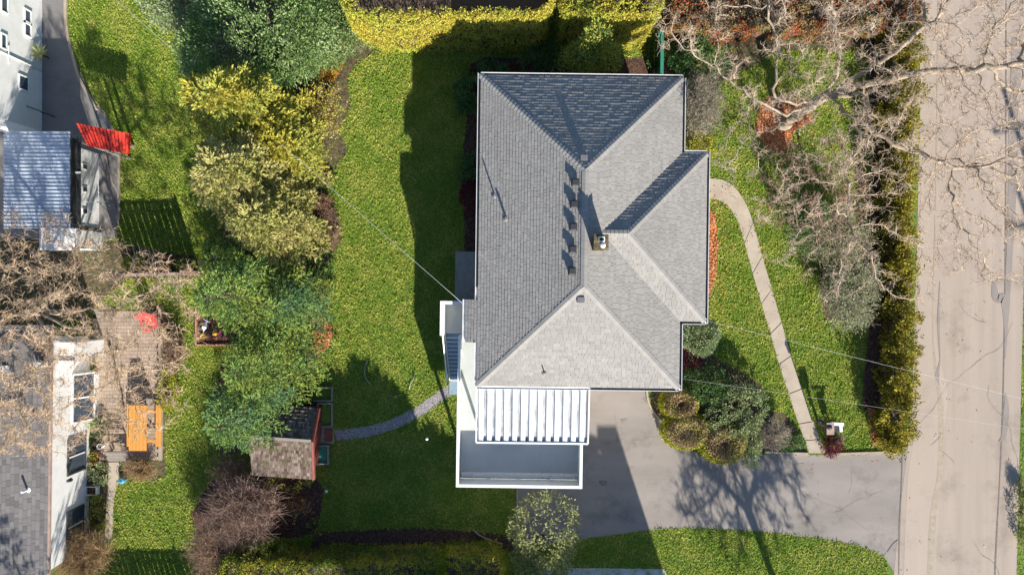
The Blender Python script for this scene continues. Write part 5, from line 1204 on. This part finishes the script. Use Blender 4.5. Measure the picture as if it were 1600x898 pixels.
# rotary clothes line
x, y = G(171, 322, .5); cl = Root('rotary_clothesline', 'folded rotary clothes line beside the white outbuilding wall', 'clothes line', x, y)
m = MB(); m.tube([(x, y, 0), (x+.05, y+.05, 1.5)], .025, 8); m.build('pole', M['grey'], cl)
for th, L in ((.2, .55), (1.5, 1.0), (3.0, .5), (-.6, .6), (-2.2, .5)):
    m = MB(); m.tube([(x+.04, y+.04, 1.35), (x+math.cos(th)*L, y+math.sin(th)*L, 1.5)], .012, 6); m.build('arm', M['greenpaint'] if th in (-.6, .2) else M['white'], cl)
# hand rail loop in the yard
x, y = G(50, 170, 1.0); hr_ = Root('yard_handrail', 'black looped handrail on the grey yard', 'handrail', x, y)
m = MB(); m.tube([(x-.35, y-.2, 0), (x-.38, y-.1, 1.0), (x-.25, y+.12, 1.02), (x+.35, y-.1, .95), (x+.38, y-.2, .8)], .025, 8); m.tube([(x+.36, y-.12, 0), (x+.36, y-.12, .93)], .025, 8); m.build('rail', M['dark'], hr_)

# ------------------------------------------------------------------ little shed with mossy shakes
SRt = math.radians(-4)
def sl(px, py, z):
    a, b = G(px, py, z); c, s = math.cos(-SRt), math.sin(-SRt); return (a*c-b*s, a*s+b*c)
ax, ay = sl(390, 688, 2.3); ex, ey = sl(488, 688, 2.3); y_n = sl(440, 634, 1.75)[1]; y_s = sl(440, 744, 1.7)[1]
shd = Root('garden_shed', 'little garden shed with a mossy brown shake roof and brick red gable boards', 'shed', (ax+ex)/2, (y_n+y_s)/2, 0, SRt)
m = MB(); shingle_face(m, [(ax, y_n, 1.75), (ex, y_n, 1.75), (ex, ey, 2.35), (ax, ey, 2.35)], (1, 0, 0), row=.16, tab=.11, thick=.045, seed=70, jit=.012)
shingle_face(m, [(ax, y_s, 1.72), (ex, y_s, 1.72), (ex, ey, 2.35), (ax, ey, 2.35)], (1, 0, 0), row=.16, tab=.11, thick=.045, seed=71, jit=.012)
m.build('roof', M['shake'], shd)
m = MB(); m.box(ax+.15, ex-.25, y_s+.2, y_n-.2, 0, 1.72); m.build('wall', M['redwood'], shd)
m = MB()
for yy, z in ((y_n, 1.75), (y_s, 1.72)):
    d = Vector((0, ey-yy, 2.38-z)); m.obox((ex+.04, yy, z+.0), d, d.length, .1, .16)
m.build('barge_board', M['redwood'], shd)
m = MB(); m.obox((ax, ey, 2.40), (1, 0, 0), ex-ax, .12, .05); m.build('ridge_cap', M['greywood'], shd)
m = MB(); m.box(ex-.25, ex-.2, ey-.35, ey+.4, .05, 1.6); m.build('door', M['redwood'], shd)
# wooden frames beside the shed
for (p0, p1, nm, lb, ct) in (((482, 604), (521, 626), 'raised_bed', 'grassy raised bed frame above the shed door', 'raised bed'), ((497, 628), (521, 666), 'raised_bed', 'narrow wooden frame right of the shed roof in shade', 'raised bed'), ((492, 694), (515, 724), 'raised_bed', 'small green floored wooden frame below the shed doorstep', 'raised bed')):
    a, b = G(*p0), G(*p1); R = Root(nm, lb, ct, (a[0]+b[0])/2, (a[1]+b[1])/2, 0, 0, 'wooden bed frames by the shed')
    m = MB(); t = .06; m.box(a[0], b[0], a[1]-t, a[1], 0, .2); m.box(a[0], b[0], b[1], b[1]+t, 0, .2); m.box(a[0], a[0]+t, b[1]+t, a[1]-t, 0, .2); m.box(b[0]-t, b[0], b[1]+t, a[1]-t, 0, .2)
    m.build('frame', M['greywood'], R); m = MB(); m.box(a[0]+t, b[0]-t, b[1]+t, a[1]-t, 0.02, .08); m.build('soil', M['lawn'] if p0[1] < 690 else M['leafmat'] if 'leafmat' in M else M['greenpaint'], R)
a, b = G(490, 668), G(522, 692)
st_ = Root('doorstep', 'grey paved doorstep with a dark mat between shed and gravel path', 'doorstep', (a[0]+b[0])/2, (a[1]+b[1])/2)
m = MB(); m.box(a[0], b[0], b[1], a[1], 0, .05); m.build('slab', M['kerb'], st_); m = MB(); m.box(b[0]-.4, b[0]-.05, b[1]+.1, a[1]-.05, .051, .12); m.build('mat', M['redwood'], st_)
# sandbox with toys
a, b = G(305, 466, .25), G(372, 540, .25)
sb = Root('sandbox', 'square wooden sandbox filled with bark chips beside the spruce', 'sandbox', (a[0]+b[0])/2, (a[1]+b[1])/2)
m = MB(); t = .07; m.box(a[0], b[0], a[1]-t, a[1], 0, .28); m.box(a[0], b[0], b[1], b[1]+t, 0, .28); m.box(a[0], a[0]+t, b[1]+t, a[1]-t, 0, .28); m.box(b[0]-t, b[0], b[1]+t, a[1]-t, 0, .28); m.build('frame', M['bedwood'], sb)
m = MB(); m.box(a[0]+t, b[0]-t, b[1]+t, a[1]-t, 0, .18); m.build('filling', mat_cells('red_brown_chips', [(.16, .06, .04), (.08, .035, .03), (.25, .1, .06), (.05, .03, .03)], 12), sb)
def toy_trike(px, py, mat, mat2, label, s=1.0, rot=0):
    x, y = G(px, py, .4); R = Root('toy_tricycle', label, 'toy', x, y, .18, 0, 'toys in the sandbox'); c, sn_ = math.cos(rot), math.sin(rot)
    def T(a, b, z): return (x+(a*c-b*sn_)*s, y+(a*sn_+b*c)*s, .18+z*s)
    m = MB(); m.tube([T(-.3, 0, .12), T(0, 0, .22), T(.28, 0, .3)], .035*s, 8); m.tube([T(.28, -.16, .38), T(.28, .16, .38)], .02*s, 6); m.tube([T(.26, 0, .1), T(.28, 0, .38)], .025*s, 6); m.build('frame', mat, R)
    m = MB(); m.tube([T(-.12, 0, .25), T(-.02, 0, .30), T(.06, 0, .26)], [.10*s, .11*s, .05*s], 8); m.build('seat', mat2, R)
    for q in ((.26, -.025), (-.3, -.16), (-.3, .12)):
        m = MB(); m.tube([T(q[0], q[1], .11), T(q[0], q[1]+.05, .11)], .11*s, 12); m.build('wheel', M['dark'], R)
toy_trike(321, 509, M['palebl'], M['white'], 'pale blue toy tricycle in the sandbox', 1.0, 1.1)
toy_trike(338, 521, M['pink'], M['yellow'], 'pink and yellow toy tricycle in the sandbox', .9, .2)
x, y = G(318, 526, .3); R = Root('toy_bucket', 'pale yellow toy bucket in the sandbox corner', 'toy', x, y, .18); m = MB(); m.lathe(x, y, [(.09, .181), (.13, .36), (.12, .36), (.085, .2)], 14); m.build('bucket', M['yellow'], R)
# picnic table
x0, y1_ = G(201, 633, .75); x1, y0_ = G(229, 704, .75)
pt = Root('picnic_table', 'orange stained wooden picnic table with two benches on the patio', 'picnic table', (x0+x1)/2+.2, (y0_+y1_)/2)
m = MB(); 
for i in range(5): w_ = (x1-x0+.0)/5; m.box(x0+i*w_+.006, x0+(i+1)*w_-.006, y0_, y1_, .71, .75)
m.build('tabletop', M['wood'], pt)
for c_ in (x0-.14, x1+.38):
    m = MB(); m.box(c_-.12, c_+.0, y0_+.12, y1_-.02, .41, .45); m.box(c_+.01, c_+.13, y0_+.12, y1_-.02, .41, .45); m.build('bench', M['wood'], pt)
for yy in (y0_+.35, y1_-.35):
    m = MB(); m.box(x0-.2, x1+.45, yy-.04, yy+.04, .33, .405); m.box(x0+.03, x1-.03, yy-.041, yy+.041, .63, .705); m.build('crossbar', M['wood'], pt)
    for a, b in (((x0+.15), (x0-.2)), ((x1-.15), (x1+.35))):
        m = MB(); d = Vector((b-a, 0, -.7)); m.obox((a, yy+.08, .7), d, d.length, .04, .09); m.build('leg', M['wood'], pt)
# weathered bench
x, y = G(184, 711, .4); bn = Root('garden_bench', 'weathered grey wooden bench at the lower edge of the patio', 'bench', x, y)
m = MB(); [m.box(x-.42, x+.42, y-.26+i*.13, y-.15+i*.13, .40, .44) for i in range(3)]; m.build('seat', M['greywood'], bn)
m = MB(); [m.box(x-.42, x+.42, y+.19+i*.02, y+.22+i*.02, .5+i*.13, .6+i*.13) for i in range(3)]; m.build('backrest', M['greywood'], bn)
for a in (-.38, .38):
    for b in (-.2, .2):
        m = MB(); m.box(x+a-.035, x+a+.035, y+b-.035, y+b+.035, .03, .40 if b < 0 else .85); m.build('leg', M['greywood'], bn)
# small dark table / fire bowl
x, y = G(213, 593, .4); R = Root('fire_pit', 'square dark metal fire pit above the picnic table', 'fire pit', x, y)
m = MB(); m.box(x-.27, x+.27, y-.24, y+.24, .25, .4); [m.box(x+a-.03, x+a+.03, y+b-.03, y+b+.03, .03, .25) for a in (-.23, .23) for b in (-.2, .2)]; m.build('body', M['frame'], R)
m = MB(); [m.box(x-.25, x+.25, y-.2+i*.06, y-.185+i*.06, .401, .415) for i in range(7)]; m.build('grate', M['dark'], R)
x, y = G(230, 636, .4); R = Root('stool', 'small grey wooden stool between the picnic table and its bench', 'stool', x, y+.25)
m = MB(); m.box(x-.15, x+.15, y+.1, y+.4, .44, .48); m.build('seat', M['greywood'], R)
for a, b in ((-.12, .13), (.12, .13), (-.12, .37), (.12, .37)): m = MB(); m.box(x+a-.02, x+a+.02, y+b-.02, y+b+.02, .03, .44); m.build('leg', M['greywood'], R)
# red garden chair
x, y = G(234, 505, .5); _t = math.radians(25); x, y = x*math.cos(_t)+y*math.sin(_t), -x*math.sin(_t)+y*math.cos(_t); ch_ = Root('garden_chair', 'red slatted garden chair on the upper right patio corner', 'chair', x, y, .03, _t); c0 = ch_.org
x, y, _ = c0
m = MB(); [m.box(x-.26, x+.26, y-.3+i*.11, y-.21+i*.11, .36, .39) for i in range(5)]; m.build('seat', M['redplastic'], ch_)
m = MB(); [m.obox((x-.24+i*.11, y+.24, .38), (0, .35, .9), .72, .09, .02, (0, 1, 0)) for i in range(5)]; m.build('backrest', M['redplastic'], ch_)
for s in (-1, 1):
    m = MB(); m.box(x+s*.32-.05, x+s*.32+.05, y-.32, y+.34, .56, .58); m.build('armrest', M['redplastic'], ch_)
    for b in (-.27, .2): m = MB(); m.box(x+s*.3-.03, x+s*.3+.03, y+b-.03, y+b+.03, .03, .56); m.build('leg', M['redplastic'], ch_)
# pots
for px, py, r_, mt, lb, pl in ((149, 697, .16, 'dark', 'dark round pot by the white wall', None), (156, 697, .12, 'white', 'small white pot beside the dark pot', None), (147, 712, .2, 'terracotta', 'terracotta pot with a green plant by the white wall', 'leaf_rim'), (157, 682, .15, 'greywood', 'grey pot with a leafy plant beside the patio', 'leaf_green'), (146, 722, .14, 'terracotta', 'little red pot at the lower patio corner', 'leaf_red')):
    x, y = G(px, py, .3); R = Root('flower_pot', lb, 'pot', x, y, .03, 0, 'pots along the white wall')
    m = MB(); m.lathe(x, y, [(r_*.7, .03), (r_, .32), (r_*1.05, .34), (r_*.9, .34), (r_*.86, .26)], 16); m.build('pot', M[mt], R)
    m = MB(); m.lathe(x, y, [(r_*.85, .2), (r_*.84, .27)], 14); m.build('soil', M['soil'], R)
    if pl: k = 90; d = rdir(k); d[:, 2] = abs(d[:, 2]); mesh_quads('foliage', leaves(np.array([x, y, .3])+d*r_*.7, d+rng.normal(size=(k, 3))*.4, rdir(k)+[0, 0, 1], .1, .05), M[pl], R)
for px, py, w_, h_, mt, lb in ((148, 748, .3, .25, 'frame', 'small dark planter box in the flower bed'), (148, 764, .25, .3, 'white', 'small white wire basket in the flower bed')):
    x, y = G(px, py); R = Root('planter_box', lb, 'planter', x, y); m = MB(); t = .025
    m.box(x-w_, x+w_, y-.2, y-.2+t, 0, h_); m.box(x-w_, x+w_, y+.2-t, y+.2, 0, h_); m.box(x-w_, x-w_+t, y-.2+t, y+.2-t, 0, h_); m.box(x+w_-t, x+w_, y-.2+t, y+.2-t, 0, h_); m.build('box', M[mt], R)
    m = MB(); m.box(x-w_+t, x+w_-t, y-.2+t, y+.2-t, .01, h_*.7); m.build('soil', M['soil'], R)
x, y = G(191, 750, .15); R = Root('watering_can', 'blue watering can on the grass beside the garden path', 'watering can', x, y)
m = MB(); m.lathe(x, y, [(.13, 0), (.14, .24), (.10, .28)], 14); m.build('body', M['blue'], R); m = MB(); m.tube([(x+.12, y, .06), (x+.32, y+.06, .28)], [.03, .02], 8); m.build('spout', M['blue'], R)
m = MB(); m.tube([(x-.12, y, .08), (x-.24, y, .2), (x-.1, y, .34), (x+.06, y, .28)], .014, 6); m.build('handle', M['frame'], R)
# ------------------------------------------------------------------ fences
def slat_fence(name, label, p0, p1, h, mat, gap=.105, sw=.09, posts=2.4, cap=True, group=None, z0=.06, thin=.018, cat='fence'):
    a = Vector((*p0, 0)); b = Vector((*p1, 0)); d = b-a; L = d.length; u = d.normalized(); R = Root(name, label, cat, (a.x+b.x)/2, (a.y+b.y)/2, 0, 0, group)
    m = MB(); k = int(L/gap)
    for i in range(k): m.obox(a + u*(i*gap+gap/2) + Vector((0, 0, z0)), (0, 0, 1), h-z0, sw, thin, up=(-u.y, u.x, 0))
    m.build('boards', mat, R)
    m = MB()
    for z in (.35, h-.25): m.obox(a + Vector((-u.y, u.x, 0))*.04 + Vector((0, 0, z)), u, L, .04, .08)
    if cap: m.obox(a + Vector((0, 0, h)), u, L, .14, .04)
    m.build('rail', mat, R)
    n = max(1, round(L/posts))
    for i in range(n+1):
        p = a + u*(L*i/n); m = MB(); m.box(p.x-.05, p.x+.05, p.y+.06, p.y+.16, 0, h+.08); m.build('post', mat, R)
slat_fence('board_fence', 'pinkish brown board fence with thin gaps between the left lawn and the patio', G(202, 431), G(312, 429), 1.75, M['pinkwood'], gap=.30, sw=.262)
slat_fence('board_fence', 'weathered board fence with gaps beyond the lower left corner', (-19.0, -15.9), (-12.5, -15.9), 1.8, M['greywood'], gap=.24, sw=.21)
gf0, gf1 = G(1035, 50, 1.6), G(1034, 125, 1.6)
slat_fence('green_fence', 'narrow dark green painted fence between the hedge and the upper right roof edge', gf1, gf0, 1.6, M['greenpaint'], gap=.2, sw=.19, cap=True)
# wire fence at the drive end under the deck
a, b = G(808, 762), G(808, 812)
wf = Root('wire_gate', 'thin grey wire gate between the lower lawn and the driveway', 'gate', a[0], (a[1]+b[1])/2)
m = MB(); m.tube([(a[0], a[1], 0), (a[0], a[1], 1.2)], .03, 8); m.build('post', M['grey'], wf); m = MB(); m.tube([(b[0], b[1], 0), (b[0], b[1], 1.2)], .03, 8); m.build('post', M['grey'], wf)
m = MB(); [m.tube([(a[0], a[1], z), (b[0], b[1], z)], .014, 6) for z in (.1, 1.15)]; [m.tube([(a[0], a[1]+(b[1]-a[1])*i/16, .1), (a[0], a[1]+(b[1]-a[1])*i/16, 1.15)], .004, 4) for i in range(1, 16)]; m.build('mesh_panel', M['grey'], wf)
# plank
a = Vector((*G(463, 134, .1), .08)); b = Vector((*G(494, 114, .1), .12)); m = MB(); m.obox(a, b-a, (b-a).length, .12, .07)
pk = m.build('wooden_plank', M['pinkwood']); tag(pk, 'pale wooden plank lying in the border beside the orange yellow shrub', 'plank')
# curved hose pieces and stick on the lawn
def hose(name, pts, r_, mat, label, cat):
    m = MB(); m.tube([(*G(px, py), r_+.05) for px, py in pts], r_, 6); o = m.build(name, mat, smooth=True); tag(o, label, cat)
hose('garden_hose', [(575, 562), (571, 570), (570, 582), (573, 592), (579, 600)], .02, M['grey'], 'short grey curved hose piece on the shaded lawn left of the sliver of sun', 'hose')
hose('garden_hose', [(648, 584), (646, 592), (641, 600), (640, 608)], .02, M['grey'], 'short grey hose piece on the lawn beside the gravel path', 'hose')
hose('fallen_branch', [(739, 826), (748, 834), (760, 840), (784, 848)], .035, M['greywood'], 'curved grey branch lying at the mulch strip by the lower hedge', 'branch')
hose('fallen_branch', [(606, 618), (618, 619), (628, 616)], .015, M['greywood'], 'thin stick on the shaded lawn above the gravel path', 'branch')
# garden lights: white globes on stakes
for px, py, lb in ((667, 685, 'small white globe garden light on the shaded lawn nearest the deck'), (510, 767, 'small white globe garden light on the lawn near the shed')):
    x, y = G(px, py, .35); R = Root('garden_light', lb, 'garden light', x, y, 0, 0, 'white globe lights on the lawn')
    m = MB(); m.lathe(x, y, [(.012, 0), (.012, .3)], 6); m.build('stake', M['grey'], R)
    m = MB(); m.lathe(x, y, [(.01, .28)]+[(.075*math.sin(t), .36-.075*math.cos(t)) for t in (.5, 1, 1.57, 2.1, 2.7)]+[(.005, .435)], 14); m.build('globe', M['white'], R, smooth=True)
# mailbox, sign and lantern post by the foot of the front path
x, y = G(1290, 668, 1.0); x += .12; mb_ = Root('mailbox', 'red brown mailbox on a post near the foot of the front path', 'mailbox', x, y)
m = MB(); m.box(x-.05, x+.05, y-.05, y+.05, 0, .95); m.build('post', M['greywood'], mb_); m = MB(); m.box(x-.15, x+.15, y-.24, y+.24, .95, 1.2); m.build('box', M['redwood'], mb_)
m = MB(); m.box(x-.17, x+.17, y-.27, y+.27, 1.2, 1.225); m.build('lid', M['pinkwood'], mb_)
x, y = G(1305, 667, .6); sgn = Root('newspaper_box', 'dark box with a white lid on posts beside the mailbox', 'box', x, y)
m = MB(); m.box(x-.14, x+.1, y-.2, y+.12, .35, .75); m.build('box', M['dark'], sgn); m = MB(); m.obox((x-.32, y+.2, .80), (1, -.06, 0), .62, .14, .03); m.obox((x+.16, y+.16, .78), (.1, -1, 0), .34, .14, .03); m.build('lid', M['white'], sgn); m = MB(); [m.box(x+a-.025, x+a+.025, y-.06, y-.01, 0, .35) for a in (-.1, .06)]; m.build('post', M['greywood'], sgn)
x, y = G(1280, 660, .8); lp = Root('lantern_post', 'thin dark lantern post beside the front path', 'lamp post', x, y)
m = MB(); m.lathe(x, y, [(.05, 0), (.03, .05), (.022, 1.6)], 10); m.build('post', M['dark'], lp)
m = MB(); m.lathe(x, y, [(.03, 1.6), (.09, 1.63), (.11, 1.8), (.13, 1.81), (.02, 1.93)], 10); m.build('lantern', M['dark'], lp)
m = MB(); m.tube([(x, y, 1.12), (x+.2, y-.02, 1.2), (x+.3, y-.02, 1.1)], .012, 6); m.lathe(x+.3, y-.02, [(.03, .88), (.13, .94), (.14, 1.05), (.03, 1.1)], 10); m.build('hanging_pot', M['dark'], lp)
m = MB(); m.tube([(x, y, .5), (x+.2, y, .56)], .012, 6); m.lathe(x+.22, y, [(.02, .38), (.09, .42), (.10, .52), (.02, .58)], 10); m.build('hanging_pot', M['dark'], lp)
# downspout / hose bib by the wall near path start
# ------------------------------------------------------------------ utility poles and cables
def upole(label, x, y, h, rot=0.3):
    R = Root('utility_pole', label, 'utility pole', x, y, 0, 0, 'utility poles beyond the edges of the view')
    m = MB(); m.tube([(x, y, 0), (x, y, h)], [.17, .11], 12); m.build('pole', M['greywood'], R)
    c, s = math.cos(rot), math.sin(rot); m = MB(); m.obox((x-c*1.1, y-s*1.1, h-.9), (c, s, 0), 2.2, .1, .12); m.build('crossarm', M['greywood'], R)
    m = MB(); m.lathe(x+.3, y-.1, [(.2, h-2.0), (.24, h-1.95), (.24, h-1.2), (.1, h-1.1)], 14); m.build('transformer', M['grey'], R)
upole('wooden utility pole with a transformer beyond the lower right corner', 29.5, -13.2, 9.0, .0)
upole('wooden utility pole beyond the right edge taking the house cables', 28.2, -6.6, 8.0, .2)
upole('wooden utility pole beyond the upper left corner taking the long cable', -24.0, 18.5, 8.0, .8)
def cable(label, p, q, sag, r_=.016, n=24):
    m = MB(); p = Vector(p); q = Vector(q); m.tube([p.lerp(q, i/n) - Vector((0, 0, sag*4*(i/n)*(1-i/n))) for i in range(n+1)], r_, 5); o = m.build('overhead_cable', M['cable'], smooth=True); tag(o, label, 'cable', 'overhead cables')
pa = G(723, 474, 4.75)
cable('pale overhead cable from the west roof corner up across the left lawn', (*pa, 4.75), (-24.0, 18.5, 4.0), .35, .008)
pa = G(1056, 590, 4.9); cable('thin overhead cable from the lower right roof corner towards the street', (*pa, 4.9), (28.2, -6.6, 7.6), .5, .003)
pa = G(1101, 500, 4.9); cable('thicker overhead cable from the east roof wing across the street hedge', (*pa, 4.9), (28.2, -6.4, 7.3), .7, .0045)
# verge plants beyond the road
shrub('leafy_shrub', 'dry green shrub on the verge at the right edge of the road', 1602, 800, 10, 60, .6, M['leaf_olive'], n=2500, leaf=(.08, .04))
